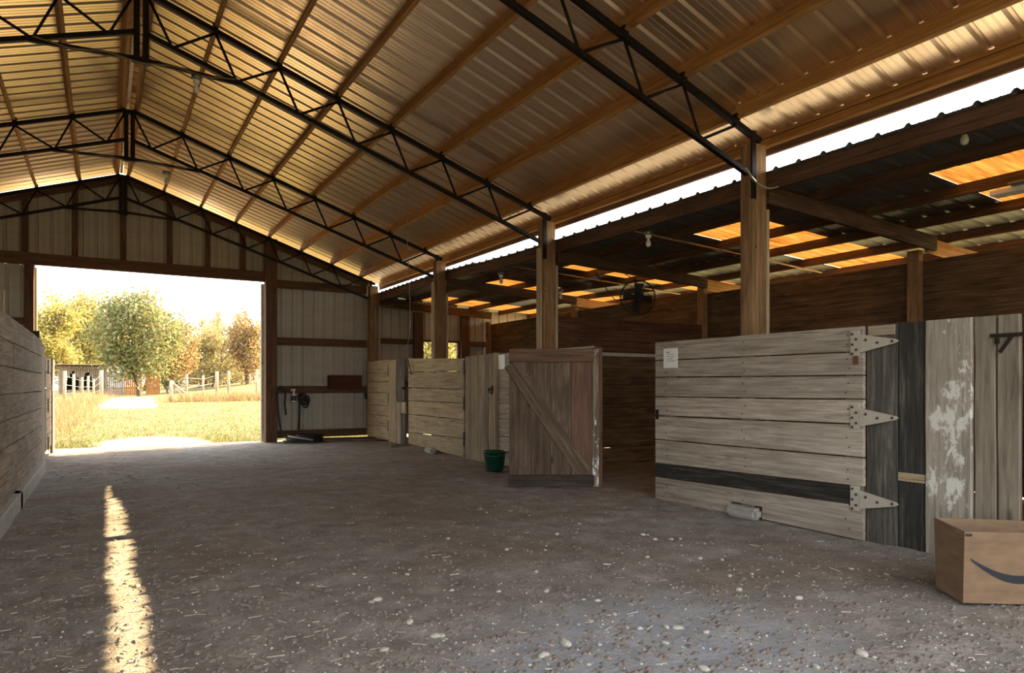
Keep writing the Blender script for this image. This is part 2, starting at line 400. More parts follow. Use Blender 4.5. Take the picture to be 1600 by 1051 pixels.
# ---- lean-to roof over the stalls
def zl(x, y=0): return 3.11 - .055 * (x - 5.24) + .09 * ss(8.5, 11.0, y)     # underside of lean-to sheets
lean = struct('ceiling')
LW = .95; LX0, LX1 = 5.22, 9.4
la = math.atan(.055); lc, ls = math.cos(la), math.sin(la)
full = sheet_me((LX1 - LX0) / lc, LW, .2375, .024); full.materials.append(M_leanmetal)
XS = 6.25
part1 = sheet_me((XS + .1 - LX0) / lc, LW, .2375, .024); part1.materials.append(M_leanmetal)
part2 = sheet_me((LX1 - XS) / lc, LW, .2375, .024); part2.materials.append(M_skyl)
for j in range(-8, 11):
    y = 5.28 + j * LW
    if y > Y1 - .1 or y < Y0 - .9: continue
    yv = Vector((0, LW, zl(6, y + LW) - zl(6, y))).normalized()
    A = lambda x, dz=0: axes((x, y, zl(x, y) + dz), (lc, 0, -ls), yv, (ls, 0, lc))
    if j % 3 == 0:
        place('roof_sheet', part1, lean, A(LX0)); place('clear_roof_sheet', part2, lean, A(XS, .001))
    else: place('roof_sheet', full, lean, A(LX0))
for x in (5.30, 6.03, 6.85, 7.67, 8.50, 9.32):
    for (a, b) in ((Y0, 4.28), (4.28, 7.72), (7.72, 9.3), (9.3, 11.17), (11.17, Y1)):
        d = .15 if x < 5.4 else .105
        board('purlin', lean, (x, a + .004, zl(x, a) - d / 2 - .001), (x, b - .004, zl(x, b) - d / 2 - .001), d, .042, M_girt, n=3)
for y in POSTY:
    yb = y - .04
    board('rafter_beam', lean, (5.28, yb, zl(5.28, y) - .105 - .085), (8.12, yb, zl(8.12, y) - .105 - .085), .165, .045, M_beam, n=4)
    if y < 14: board('rafter_tail', lean, (8.05, y + .02, zl(8.05, y) - .2), (9.3, y + .02, zl(9.3, y) - .2), .165, .04, M_purlin, n=3)

# ---- far end wall
wb = struct('wall_back')
YW = 14.9
def vsheet(x, z0, z1, wd=SW, roofline=False, mat=M_wallmetal, par=None):
    n = round(wd / .2286); p = wd / n; prof = []
    for i in range(n):
        y = i * p; h = .02
        prof += [(y, 0), (y + p * .09, h), (y + p * .18, h), (y + p * .27, 0), (y + p * .5, 0), (y + p * .53, .004), (y + p * .6, .004), (y + p * .63, 0)]
    prof.append((wd, 0)); vs = []; fs = []
    for a, b in prof:
        zt = z1 if not roofline else zp(x + a) + .02
        vs.append((x + a, YW + b, z0)); vs.append((x + a, YW + b, zt))
    for i in range(len(prof) - 1): fs.append((2 * i, 2 * i + 2, 2 * i + 3, 2 * i + 1))
    me = mesh('wall_sheet', [Vector(v) - Vector((x, YW, z0)) for v in vs], fs)
    return place('wall_sheet', me, par or wb, Matrix.Translation((x, YW, z0)), mat)
x = RX - SW * 5
DX0, DX1, DZ = -1.03, 2.86, 3.30            # big door opening
while x < 5.2:
    wd = SW
    vsheet(x, DZ + .02, 0, wd, True) if x + wd / 2 < DX1 else None
    x += SW
x = 2.95
while x < 5.2:
    wd = min(SW, 5.2 - x) if 5.2 - x > .2 else 5.2 - x
    n = max(1, round(wd / .2286)); vsheet(x, .06, 0, wd, True); x += wd
x = -4.65
while x < DX0 - .01:
    wd = min(SW, DX0 - x); vsheet(x, .02, DZ + .02, wd); x += wd
# right part behind the stalls, with the window
WX0, WX1, WZ0, WZ1 = 6.44, 7.33, 1.2, 2.19
x = 5.2
for (a, b) in ((5.2, 5.83), (5.83, WX0)): vsheet(a, .05, zl(a, 14.9) - .02, b - a)
vsheet(WX0, WZ1, zl(WX0, 14.9) - .02, WX1 - WX0); vsheet(WX0, .05, WZ0, WX1 - WX0)
for (a, b) in ((WX1, 8.2), (8.2, 9.4)): vsheet(a, .05, zl(a, 14.9) - .05, b - a)
yg = YW - .03
board('door_header', wb, (-4.5, yg - .03, 3.405), (2.88, yg - .03, 3.405), .21, .09, M_girt, n=6)
for xx, zb in ((-3.4, 0), (-2.4, 0), (-1.18, 3.5), (-.43, 3.5), (.33, 3.5), (1.12, 3.5), (1.8, 3.5), (2.46, 3.5)):
    board('gable_stud', wb, (xx, yg - .02, max(zb, .02)), (xx, yg - .02, zp(xx) - .03), .10, .045, M_girt, up=(1, 0, 0))
for (a, b, z0, z1) in ((3.1, 5.06, 3.37, 3.20), (3.1, 5.06, 2.17, 2.01), (3.1, 5.06, 1.15, 1.0), (3.1, 5.06, .22, .06)):
    board('wall_girt', wb, (a, yg - .02, (z0 + z1) / 2), (b, yg - .02, (z0 + z1) / 2), z0 - z1, .045, M_girt, n=4)
for z in (2.17, 1.2): board('wall_girt', wb, (5.3, yg - .02, z), (WX0 - .1, yg - .02, z), .12, .045, M_girt)
for z in (2.17, 1.2): board('wall_girt', wb, (WX1 + .1, yg - .02, z), (8.15, yg - .02, z), .12, .045, M_girt)
board('wall_girt', wb, (-4.4, yg - .02, 2.3), (-1.1, yg - .02, 2.3), .12, .045, M_girt)
board('wall_girt', wb, (-4.4, yg - .02, 1.6), (-1.1, yg - .02, 1.6), .12, .045, M_girt)
for xx in (WX0 - .16, WX1 + .16): board('window_stud', wb, (xx, yg - .06, .02), (xx, yg - .06, 2.85), .22, .09, M_girt, up=(1, 0, 0))
for sgn in (1, -1):
    board('gable_trim', wb, (RX, yg - .03, zp(RX) - .075), (RX + sgn * 4.75, yg - .03, zp(RX + sgn * 4.75) - .075), .12, .04, M_girt, up=(0, 0, 1), n=5)
board('door_post', wb, (2.99, yg - .08, -.03), (2.99, yg - .08, 4.18), .225, .19, M_girt, up=(1, 0, 0), n=4)
board('door_post', wb, (DX0 - .08, yg - .06, -.03), (DX0 - .08, yg - .06, 3.3), .14, .12, M_girt, up=(1, 0, 0), n=3)
t1 = struct('trim_1'); board('door_stop', t1, (2.865, YW + .09, -.03), (2.865, YW + .09, 3.27), .06, .10, M_conc, up=(1, 0, 0))
t2 = struct('trim_2'); board('door_stop', t2, (DX0 - .0, YW + .09, -.03), (DX0 - .0, YW + .09, 3.27), .05, .10, M_posttrim, up=(1, 0, 0))
w1 = struct('window_1')
for (a, b) in (((WX0 - .03, YW, WZ0), (WX0 - .03, YW, WZ1)), ((WX1 + .03, YW, WZ0), (WX1 + .03, YW, WZ1))):
    board('window_frame', w1, a, b, .06, .09, M_girt, up=(1, 0, 0))
for z in (WZ0 - .02, WZ1 + .02): board('window_frame', w1, (WX0 - .05, YW, z), (WX1 + .05, YW, z), .05, .09, M_girt)
place('pane', mesh('pane', *box_geo(((WX0 + WX1) / 2, YW + .02, (WZ0 + WZ1) / 2), (WX1 - WX0, .006, WZ1 - WZ0))), w1, None, M_glass)
# ---- other outer walls
wo = struct('wall_right')
XW = 8.17
seq0 = [2.60, 2.40, 2.22, 2.04, 1.85, 1.66, 1.42, 1.18, .94, .70, .46, .22, .0]
for (a, b) in ((Y0, 4.5), (4.5, 7.8), (7.8, 11.2), (11.2, 14.85)):
    seq = [2.60 if b < 8 else 2.66] + seq0[1:]
    for z1, z0 in zip(seq, seq[1:]):
        dz = 0
        board('board', wo, (XW + .02, a + .003, (z0 + z1) / 2 + dz * .3), (XW + .02, b - .003, (z0 + z1) / 2 - dz * .3), z1 - z0 - .0005, .038, M_stall, n=4, jit=.0002)
for y in (1.1, 4.49, 7.79, 11.2, 14.78): board('wall_post', wo, (XW - .045, y, -.03), (XW - .045, y, 2.72), .14, .09, M_post, up=(0, 1, 0))
wl = struct('wall_left')
me = sheet_me(Y1 - Y0, 3.45, .2286); me.materials.append(M_wallmetal)
place('wall_sheet', me, wl, axes((XL - .08, Y0, .0), (0, 1, 0), (0, 0, 1), (-1, 0, 0)))
wr = struct('wall_front')                    # the open end behind the photographer: gable boarding only
for i in range(10):
    xx = RX - 5 + i * 1.0
    vs = [(xx, Y0, 3.5), (xx + 1, Y0, 3.5), (xx + 1, Y0, zp(xx + 1) + .09), (xx, Y0, zp(xx) + .09)]
    if vs[2][2] > 3.52 and vs[3][2] > 3.52: place('gable_panel', mesh('g', vs, [(0, 1, 2, 3)]), wr, None, M_wallmetal)
board('header', wr, (-4.5, Y0, 3.42), (5.1, Y0, 3.42), .2, .08, M_girt)
for i in range(14): board('board', wr, (5.1, Y0, .1 + .2 * i), (8.2, Y0, .1 + .2 * i), .196, .03, M_stall)

# ---- posts
pl = ['tall timber roof post nearest the camera, standing behind the pale plank gate',
      'timber roof post behind the open dark brown half door', 'timber roof post standing in front of the small bright window',
      'timber corner post where the metal end wall meets the stalls']
for y, lab in zip(POSTY, pl):
    t = thing('timber_post', lab, 'post', (XR + .115, y + .02, -.05))
    board('post_shaft', t, (XR + .11, y + .02, -.05), (XR + .11, y + .02, 3.36), .14, .19, M_post, up=(0, 1, 0), n=5, jit=.001)
    board('post_plank', t, (XR + .235, y + .03, 0), (XR + .235, y + .03, 2.78 if y < 14 else 3.2), .15, .04, M_posttrim, up=(0, 1, 0), n=4)
    if 5 < y < 14: board('post_plank', t, (XR - .003, y + .03, 0), (XR - .003, y + .03, 3.0), .09, .04, M_posttrim, up=(0, 1, 0), n=4)
    place('bolt', mesh('bolt', *lathe_geo([(0, .012), (.012, .012), (.016, 0)], 8)), t, axes((XR + .06, y - .055, 2.42), (1, 0, 0), (0, 0, 1), (0, -1, 0)), M_galv)

# ---- steel trusses
tl = ['black steel roof truss nearest the camera, cut off by the top of the picture', 'black steel roof truss second from the camera with a bulb on its tie bar',
      'black steel roof truss second from the far end wall', 'black steel roof truss against the far end wall above the big door']
def zt(x): return zp(x) - .035
for y, lab in zip(POSTY, tl):
    t = thing('roof_truss', lab, 'truss', (RX, y, 4.3))
    yt = y - .02
    for s in (1, -1):
        X = lambda d: RX + s * d
        board('top_chord', t, (X(0.04), yt, zt(X(.04))), (X(4.86), yt, zt(X(4.86))), .05, .055, M_steel, jit=0, n=2)
        bot = lambda d: zt(X(d)) - .41 if d > .3 else 4.62 - (d * .1)
        bp = [(X(.05), yt, 4.635), (X(.9), yt, zt(X(.9)) - .405), (X(4.70), yt, 3.08)]
        def bz(d):
            if d < .9: return 4.635 + (bp[1][2] - 4.635) * (d - .05) / .85
            return bp[1][2] + (3.08 - bp[1][2]) * (d - .9) / 3.8
        for a, b in zip(bp, bp[1:]): board('bottom_chord', t, a, b, .045, .05, M_steel, jit=0, n=2)
        board('tie_bar', t, (X(.03), yt, 4.375), (X(.92), yt, bz(.92) - .01), .035, .045, M_steel, jit=0, n=2)
        tops = [.05] + [.68 + .645 * i for i in range(7)]
        for i in range(len(tops) - 1):
            m = tops[i] + .2 if i else .27
            tube('web', t, [(X(tops[i]), yt, zt(X(tops[i])) - .02), (X(m), yt, bz(m) + .01)], .014, M_steel, 6)
            tube('web', t, [(X(m + .03), yt, bz(m) + .01), (X(tops[i + 1]), yt, zt(X(tops[i + 1])) - .02)], .014, M_steel, 6)
        m = tops[-1] + .12
        board('end_plate', t, (X(4.76), yt - .02, 2.85), (X(4.76), yt - .02, 3.47), .06, .02, M_steel, up=(1, 0, 0), jit=0, n=2)
        for d in tops[1:]:
            g = bevel_me(box_geo((0, 0, 0), (.05, .07, .07)), .006); place('purlin_clip', g, t, Matrix.Translation((X(d), yt, zp(X(d)) + .01)), M_steel)
    for dx in (-.04, .04): board('king_post', t, (RX + dx, yt, 4.33), (RX + dx, yt, 5.05), .055, .06, M_steel, up=(1, 0, 0), jit=0, n=2)
    board('king_plate', t, (RX - .085, yt, 4.365), (RX + .085, yt, 4.365), .05, .075, M_steel, jit=0, n=2)
    board('king_plate', t, (RX - .085, yt, 5.03), (RX + .085, yt, 5.03), .06, .075, M_steel, jit=0, n=2)

# ------------------------------------------------------------------ left partition
pt = struct('wall_left'); XP = -.72
seam0 = [1.79, 1.555, 1.32, 1.08, .85, .61, .39, .10]
cuts = [(1.2, 4.6), (4.6, 7.98), (7.98, 11.55)]
for r_, (z1, z0) in enumerate(zip(seam0, seam0[1:])):
    sft = .0 if r_ < 3 else .35
    for a, b in cuts:
        a2 = a + (sft if a > 2 else 0); b2 = b + (sft if b < 11 else 0)
        board('board', pt, (XP - .02, a2 + .003, (z0 + z1) / 2 + random.uniform(-.003, .003)), (XP - .02, b2 - .003, (z0 + z1) / 2 + random.uniform(-.003, .003)), z1 - z0 - .008, .04 + random.uniform(-.006, .006), M_left, n=5, jit=.003)
for a in (2., 5., 8.): place('footing', bevel_me(box_geo((XP + .0, a + 1.6, .04), (.12, 3.1 if a < 8 else 3.3, .2)), .01), pt, None, M_conc)
lp = tag(board('gate_post', None, (XP - .12, 11.85, -.03), (XP - .12, 11.85, 1.93), .16, .14, M_tar, up=(0, 1, 0)), 'short black square post at the end of the left plank partition', 'post')
vp = thing('plank_gate', 'left plank gate with dark hinges just inside the big door', 'gate', (XP, 12.9, 0))
for a, b, zt_ in ((11.66, 12.0, 1.72), (12.0, 12.35, 1.74)): board('plank', vp, (XP - .03, (a + b) / 2, .05), (XP - .03, (a + b) / 2, zt_), b - a - .006, .035, M_left2, up=(0, 1, 0))
gs = [1.60, 1.36, 1.12, .88, .64, .4, .16]
for z1, z0 in zip(gs, gs[1:]): board('board', vp, (XP - .03, 12.45, (z0 + z1) / 2), (XP - .03, 13.75, (z0 + z1) / 2), z1 - z0 - .01, .035, M_left2)
board('end_plank', vp, (XP - .01, 14.0, .03), (XP - .01, 14.0, 1.60), .45, .04, M_posttrim, up=(0, 1, 0))
for z in (1.45, .85, .25): board('hinge', vp, (XP - .005, 12.95, z - .11), (XP - .005, 12.95, z + .11), .05, .012, M_iron, up=(0, 1, 0), jit=0)
tag(board('stake', None, pix(6, 500, X=-1.05) + Vector((0, 0, -1.75)), pix(5, 453, X=-1.05), .12, .025, M_posttrim, up=(0, 1, 0)), 'upright pale stake behind the left plank partition', 'stake')

# ------------------------------------------------------------------ near pale gate
XG = 4.93
g = thing('stall_gate', 'large pale gate of horizontal boards with three strap hinges', 'gate', (XG, 4.2, 0))
ya, yb = 3.10, 5.36
L_ = [1.605, 1.415, 1.24, 1.04, .845, .60, .355, .215, -.015]
R_ = [1.605, 1.41, 1.23, 1.05, .86, .61, .39, .25, -.01]
def poly_board(name, par, X, y0, y1, za0, za1, zb0, zb1, t, mat):
    """board in the X plane: at y1 from za0..za1, at y0 from zb0..zb1; local x along length"""
    c = .004; vs = []
    n = 4
    for i in range(n):
        f = i / (n - 1); y = y0 + (y1 - y0) * f; lo = zb0 + (za0 - zb0) * f + random.uniform(0, .0025); hi = zb1 + (za1 - zb1) * f - random.uniform(0, .0025)
        for (dx, z) in ((-t / 2 + c, lo), (t / 2 - c, lo), (t / 2, lo + c), (t / 2, hi - c), (t / 2 - c, hi), (-t / 2 + c, hi), (-t / 2, hi - c), (-t / 2, lo + c)):
            vs.append((y, -dx, z))
    fs = []
    for i in range(n - 1):
        for j in range(8):
            q = i * 8; r = (j + 1) % 8; fs.append((q + j, q + 8 + j, q + 8 + r, q + r))
    fs.append(tuple(range(8))); fs.append(tuple((n - 1) * 8 + j for j in range(8))[::-1])
    fs = [f[::-1] for f in fs]
    cy, cz = (y0 + y1) / 2, (za0 + zb1) / 2
    me = mesh('board', [(v[0] - cy, v[1], v[2] - cz) for v in vs], fs)
    return place(name, me, par, axes((X, cy, cz), (0, 1, 0), (-1, 0, 0), (0, 0, 1)), mat)
gate_boards = []
for i in range(8):
    gap = .005 if i in (1, 3, 4) else .0035
    m_ = M_tar if i == 6 else M_pale
    if i == 7:
        pts = [(ya, R_[8]), (4.02, .0), (4.02, .105), (4.38, .105), (4.38, -.01), (yb, L_[8]), (yb, L_[7] - gap), (ya, R_[7] - gap)]
        cy, cz = (ya + yb) / 2, .12; n = len(pts)
        me = mesh('board', [(y - cy, dx, z - cz) for dx in (-.0175, .0175) for y, z in pts], [tuple(range(n)), tuple(range(n, 2 * n))[::-1]] + [(q, q + n, (q + 1) % n + n, (q + 1) % n) for q in range(n)])
        place('board', me, g, axes((XG, cy, cz), (0, 1, 0), (-1, 0, 0), (0, 0, 1)), M_pale); gate_boards.append([o for o in COL.objects if o.data == me][0]); continue
    o = poly_board('board', g, XG + (.004 if i == 6 else random.uniform(-.003, .003)), ya if i != 6 else 3.20, yb, L_[i + 1] + gap, L_[i] - gap, R_[i + 1] + gap, R_[i] - gap, .035, m_)
    gate_boards.append(o)
    if i == 6: o['label'] = 'black stained strip low on the gate'
for y in (5.2, 4.22, 3.2): board('batten', g, (XG + .045, y, .04), (XG + .045, y, 1.55), .14, .035, M_pale, up=(0, 1, 0))
def strap_hinge(par, zc, y_plate=3.165, y_tip=2.845):
    xf = XG - .024
    h = place('hinge_plate', bevel_me(box_geo((xf, y_plate - .005, zc), (.01, .075, .19)), .003), par, None, M_hinge)
    vs = []
    for x in (xf - .008, xf + .004):
        vs += [(x, 3.12, zc - .075), (x, 3.12, zc + .065), (x, y_tip, zc + .014), (x, y_tip - .02, zc), (x, y_tip, zc - .014)]
    fs = [(0, 1, 2, 3, 4)[::-1], (5, 6, 7, 8, 9)] + [(i, (i + 1) % 5, 5 + (i + 1) % 5, 5 + i) for i in range(5)]
    hs = place('hinge_strap', mesh('strap', vs, fs), h, None, M_hinge)
    bl = mesh('bolt', *lathe_geo([(0, .008), (.008, .007), (.011, 0)], 8)); bl.materials.append(M_rivet)
    for (y, z) in ((y_plate + .012, zc + .07), (y_plate - .02, zc + .03), (y_plate + .012, zc - .01), (y_plate - .02, zc - .05), (y_plate + .012, zc - .08), (3.07, zc + .02), (2.98, zc - .005), (2.87, zc)):
        place('bolt', bl, h, axes((xf - .008, y, z), (0, 1, 0), (0, 0, 1), (-1, 0, 0)))
for z in (1.475, .92, .30): strap_hinge(g, z)
place('latch_plate', bevel_me(box_geo((XG - .021, 3.155, 1.345), (.008, .045, .06)), .003), g, None, simple('rust_plate', '#6b3f2a', .8))
place('hook', bevel_me(box_geo((XG - .02, 5.33, .86), (.008, .04, .1)), .002), g, None, M_iron)
nb = mesh('nail', *lathe_geo([(0, .003), (.006, .002), (.007, 0)], 6)); nb.materials.append(M_rivet)
for i in range(8):
    for y in (5.2, 4.22, 3.22):
        for dz in (-.05, .04):
            place('nail', nb, gate_boards[i], axes((XG - .0185, y + random.uniform(-.02, .02), (L_[i] + L_[i + 1]) / 2 + dz * .8), (0, 1, 0), (0, 0, 1), (-1, 0, 0)))
n_ = thing('notice', 'small white notice fixed to the upper corner of the large pale gate', 'sign', (XG - .022, 5.13, 1.43))
place('sheet', bevel_me(box_geo((XG - .026, 5.13, 1.43), (.006, .2, .2)), .002), n_, None, M_paper)
for i in range(5):
    ln = random.uniform(.06, .13) if i else .05
    place('print_line', mesh('pl', *box_geo((XG - .0295, 5.19 - ln / 2 - (.01 if i else .0), 1.49 - .022 * i), (.001, ln, .006 if i else .012))), n_, None, M_ink)
# planks right of the gate
pw = thing('plank_wall', 'upright stall planks, black stained and peeling white, right of the pale gate', 'wall', (XG, 2.6, 0))
for (a, b, m_, zb, lab) in ((2.85, 3.09, M_tar2, -.02, 'grey black stained plank'), (2.65, 2.85, M_tar, -.03, 'black stained plank'), (2.35, 2.65, M_peel, -.06, 'wide plank with peeling white paint'), (2.215, 2.345, M_tan, -.03, None), (2.08, 2.21, M_tan, -.03, None)):
    xo = XG - (.02 if m_ is M_peel else 0)
    o = board('plank', pw, (xo + .03, (a + b) / 2, zb), (xo + .03, (a + b) / 2, 1.605), b - a - .006, .04, m_, up=(0, 1, 0), n=6, jit=.003)
    if lab: o['label'] = lab
o = board('patch_board', pw, (XG + .006, 2.655, .50), (XG + .006, 2.845, .50), .062, .012, M_pale2); o['label'] = 'bare wood patch'
o = board('patch_board', pw, (XG + .006, 2.87, 1.56), (XG + .006, 3.07, 1.56), .075, .012, M_strip); o['label'] = 'bare wood patch'
o = board('jamb_post', pw, (XG + .09, 1.99, -.03), (XG + .09, 1.99, 1.62), .14, .12, M_tar, up=(0, 1, 0))
lt = thing('gate_latch', 'dark iron slide latch high on the right hand planks', 'latch', (XG, 2.13, 1.47))
board('slide_bolt', lt, (XG - .006, 2.24, 1.475), (XG - .006, 2.03, 1.475), .022, .014, M_iron, jit=0)
board('lever', lt, (XG - .012, 2.11, 1.475), (XG - .012, 2.185, 1.365), .022, .012, M_iron, up=(0, 1, .5), jit=0)
board('keeper', lt, (XG - .008, 2.2, 1.46), (XG - .008, 2.2, 1.42), .03, .012, M_iron, up=(0, 1, 0), jit=0)
pz = thing('plank_wall', 'dark plank stall front at the right edge behind the cardboard box', 'wall', (XG, 1.0, 0))
for i in range(8): board('board', pz, (XG + .03, -1.5, .1 + .2 * i), (XG + .03, 1.9, .1 + .2 * i), .194, .035, M_stall)
rk = tag(place('stone', None), 'pale block of stone wedged under the large pale gate', 'stone')
def rock_me(sx, sy, sz, seed, sub=2):
    bm = bmesh.new(); bmesh.ops.create_icosphere(bm, subdivisions=sub, radius=1)
    for v in bm.verts:
        d = 1 + .28 * noise.noise(v.co * 1.3 + Vector((seed, seed * 2, 0))) ; v.co = Vector((v.co.x * sx * d, v.co.y * sy * d, v.co.z * sz * d))
    me = bpy.data.meshes.new('rock'); bm.to_mesh(me); bm.free(); me.materials.append(M_rock); return me
bpy.data.objects.remove(rk)
tag(place('stone', bevel_me(box_geo((0, 0, 0), (.12, .33, .1)), .025, 2), None, Matrix.Translation((XG - .04, 4.2, .035)), M_conc), 'pale block of stone wedged under the large pale gate', 'stone')

# ------------------------------------------------------------------ open brown half door
hx, hy = 4.86, 6.30; tx_, ty_ = 4.0, 6.79
ang = math.atan2(ty_ - hy, tx_ - hx); DL = math.hypot(tx_ - hx, ty_ - hy)
d = thing('half_door', 'dark brown half door with diagonal brace, standing open', 'door', (hx, hy, 0), ang)
MD = d.matrix_basis
def dboard(name, x0, z0, x1, z1, wd, t, y, mat, vertical=None, **kw):
    p0 = MD @ Vector((x0, y, z0)); p1 = MD @ Vector((x1, y, z1))
    up = MD.to_3x3() @ (Vector((1, 0, 0)) if abs(x1 - x0) < .01 else Vector((0, 0, 1)))
    return board(name, d, p0, p1, wd, t, mat, up=up, **kw)
xs_ = [.02, .28, .52, .74, DL]                  # from hinge to free edge
for i, (a, b) in enumerate(zip(xs_, xs_[1:])):
    dboard('plank', (a + b) / 2, .03, (a + b) / 2, 1.50, b - a - .005, .028, -.0, M_door if i else M_doorred, n=5)
dboard('top_rail', .02, 1.50, DL, 1.50, .15, .03, .031, M_doorred)
dboard('bottom_rail', .02, .075, DL, .075, .125, .03, .031, M_doordark)
dboard('brace', .12, .15, DL - .02, 1.41, .18, .016, .022, M_door, n=4)
o = dboard('edge_board', .0, .0, .0, 1.575, .07, .045, .01, M_pipe_peel); o['label'] = 'edge board with peeling white paint'
jb = tag(board('door_jamb', None, (4.96, 6.40, -.03), (4.96, 6.40, 1.6), .085, .10, M_doorred, up=(0, 1, 0)), 'red brown door jamb the open half door hangs on', 'jamb')

# ------------------------------------------------------------------ divider wall between stalls
dv = struct('wall_right'); YD = 7.78
sq = [2.11, 1.955, 1.79, 1.64]
for z1, z0 in zip(sq, sq[1:]): board('board', dv, (5.3, YD, (z0 + z1) / 2), (8.1, YD, (z0 + z1) / 2 + .005), z1 - z0 - .014, .035, M_div, n=4)
board('rail', dv, (5.3, YD - .02, 1.605), (8.1, YD - .02, 1.60), .05, .06, M_conc, n=3)
sq = [1.57, 1.40, 1.17, .84, .55, .27, .02]
for z1, z0 in zip(sq, sq[1:]): board('board', dv, (5.3, YD, (z0 + z1) / 2), (8.1, YD, (z0 + z1) / 2), z1 - z0 - .006, .035, M_stall, n=4)
for x in (6.7,): board('batten', dv, (x, YD + .04, 0.02), (x, YD + .04, 2.1), .1, .04, M_stall, up=(1, 0, 0))

# ------------------------------------------------------------------ far stall fronts
XF = 5.0
f1 = thing('plank_wall', 'stall front of horizontal boards beside the open half door', 'wall', (XF, 7.7, 0))
q = [1.63, 1.40, 1.12, .9, .68, .42, .2, 0]
for z1, z0 in zip(q, q[1:]): board('board', f1, (XF, 6.52, (z0 + z1) / 2), (XF, 8.78, (z0 + z1) / 2), z1 - z0 - .007, .035, M_pale)
board('edge_post', f1, (XF - .02, 8.815, -.02), (XF - .02, 8.815, 1.64), .05, .08, M_posttrim, up=(0, 1, 0))
n2_ = thing('notice', 'white notice on the far stall front beside the dark half door', 'sign', (XF - .02, 8.67, 1.5))
place('sheet', bevel_me(box_geo((XF - .022, 8.67, 1.5), (.006, .2, .21)), .002), n2_, None, M_paper)
f2 = thing('plank_wall', 'narrow upright weathered planks between the far gate and the green bucket', 'wall', (XF, 9.35, 0))
for i, (a, b) in enumerate(((9.665, 9.84), (9.4, 9.655), (9.165, 9.395), (9.08, 9.16), (8.85, 9.075))):
    board('plank', f2, (XF + random.uniform(-.012, .006), (a + b) / 2, -.02), (XF, (a + b) / 2, 1.62 + .004 * i), b - a - .006, .035, (M_strip, M_pale2, M_strip, M_strip, M_tar2)[i] if i != 4 else M_strip, up=(0, 1, 0), n=4)
l2 = thing('gate_latch', 'black latch and strap on the narrow upright planks above the bucket', 'latch', (XF - .03, 8.9, 1.1))
board('slide_bolt', l2, (XF - .03, 9.02, 1.10), (XF - .03, 8.8, 1.11), .03, .02, M_iron, jit=0); board('lever', l2, (XF - .04, 8.9, 1.16), (XF - .04, 8.93, 1.03), .025, .02, M_iron, up=(0, 1, 0), jit=0)
place('ring', mesh('ring', *tube_geo([(XF - .05, 8.95 + .05 * math.cos(a), 1.09 + .04 * math.sin(a)) for a in np.linspace(0, 6.28, 13)], .009, 6)), l2, None, M_dark)
f3 = thing('stall_gate', 'far stall gate of tan horizontal boards below the small window', 'gate', (XF, 11, 0))
La = [1.68, 1.42, 1.12, .87, .62, .27, .06]; Ra = [1.60, 1.39, 1.10, .88, .61, .31, .0]
for i in range(6): poly_board('board', f3, XF + random.uniform(-.004, .004), 9.90, 12.22, La[i + 1] + .004, La[i] - .004, Ra[i + 1] + .004, Ra[i] - .004, .035, M_pale2)
for z in (1.45, .88, .3): board('hinge', f3, (XF - .022, 9.88, z - .11), (XF - .022, 9.88, z + .11), .05, .014, M_iron, up=(0, 1, 0), jit=0)
for y in (10.05, 11.0, 12.1): board('batten', f3, (XF + .04, y, .1), (XF + .04, y, 1.58), .12, .035, M_pale2, up=(0, 1, 0))
f4 = thing('plank_wall', 'short stall front of horizontal tan boards in the far right corner', 'wall', (XF, 13.6, 0))
q = [1.69, 1.43, 1.24, 1.01, .755, .54, .32, .05]
for z1, z0 in zip(q, q[1:]): board('board', f4, (XF, 13.26, (z0 + z1) / 2), (XF, 14.55, (z0 + z1) / 2), z1 - z0 - .008, .035, M_pale2)
o = board('plank', f4, (XF - .01, 13.04, .02), (XF - .01, 13.04, 1.67), .42, .035, M_pale2, up=(0, 1, 0))
o = board('plank', f4, (XF - .01, 12.60, .85), (XF - .01, 12.60, 1.68), .42, .035, M_tar2, up=(0, 1, 0)); o['label'] = 'grey black stained plank'
o = board('plank', f4, (XF - .01, 12.7, .02), (XF - .01, 12.7, .84), .2, .035, M_strip, up=(0, 1, 0))
o = board('plank', f4, (XF - .01, 12.46, .02), (XF - .01, 12.46, .62), .2, .035, M_tar2, up=(0, 1, 0)); o['label'] = 'grey black stained plank'
o = board('plank', f4, (XF - .01, 12.46, .63), (XF - .01, 12.46, .84), .2, .035, M_strip, up=(0, 1, 0))
for z in (1.45, .9, .35): board('hinge', f4, (XF - .022, 13.27, z - .1), (XF - .022, 13.27, z + .1), .04, .014, M_iron, up=(0, 1, 0), jit=0)
tag(tube('door_handle', None, [(XF - .04, 12.42, 1.1), (XF - .09, 12.38, 1.12), (XF - .09, 12.3, 1.12), (XF - .03, 12.26, 1.1)], .016, M_iron), 'small dark handle joining the far gate to the grey plank', 'handle')
tag(board('loose_board', None, (XF - .1, 12.9, .03), (XF - .32, 12.35, .02), .08, .02, M_posttrim), 'loose pale stick on the dirt below the far stall front', 'stick')
tag(place('stone', bevel_me(box_geo((0, 0, 0), (.1, .3, .09)), .02, 2), None, Matrix.Translation((XF - .09, 11.05, .03)), M_conc), 'pale block of stone lying against the foot of the far tan gate', 'stone')

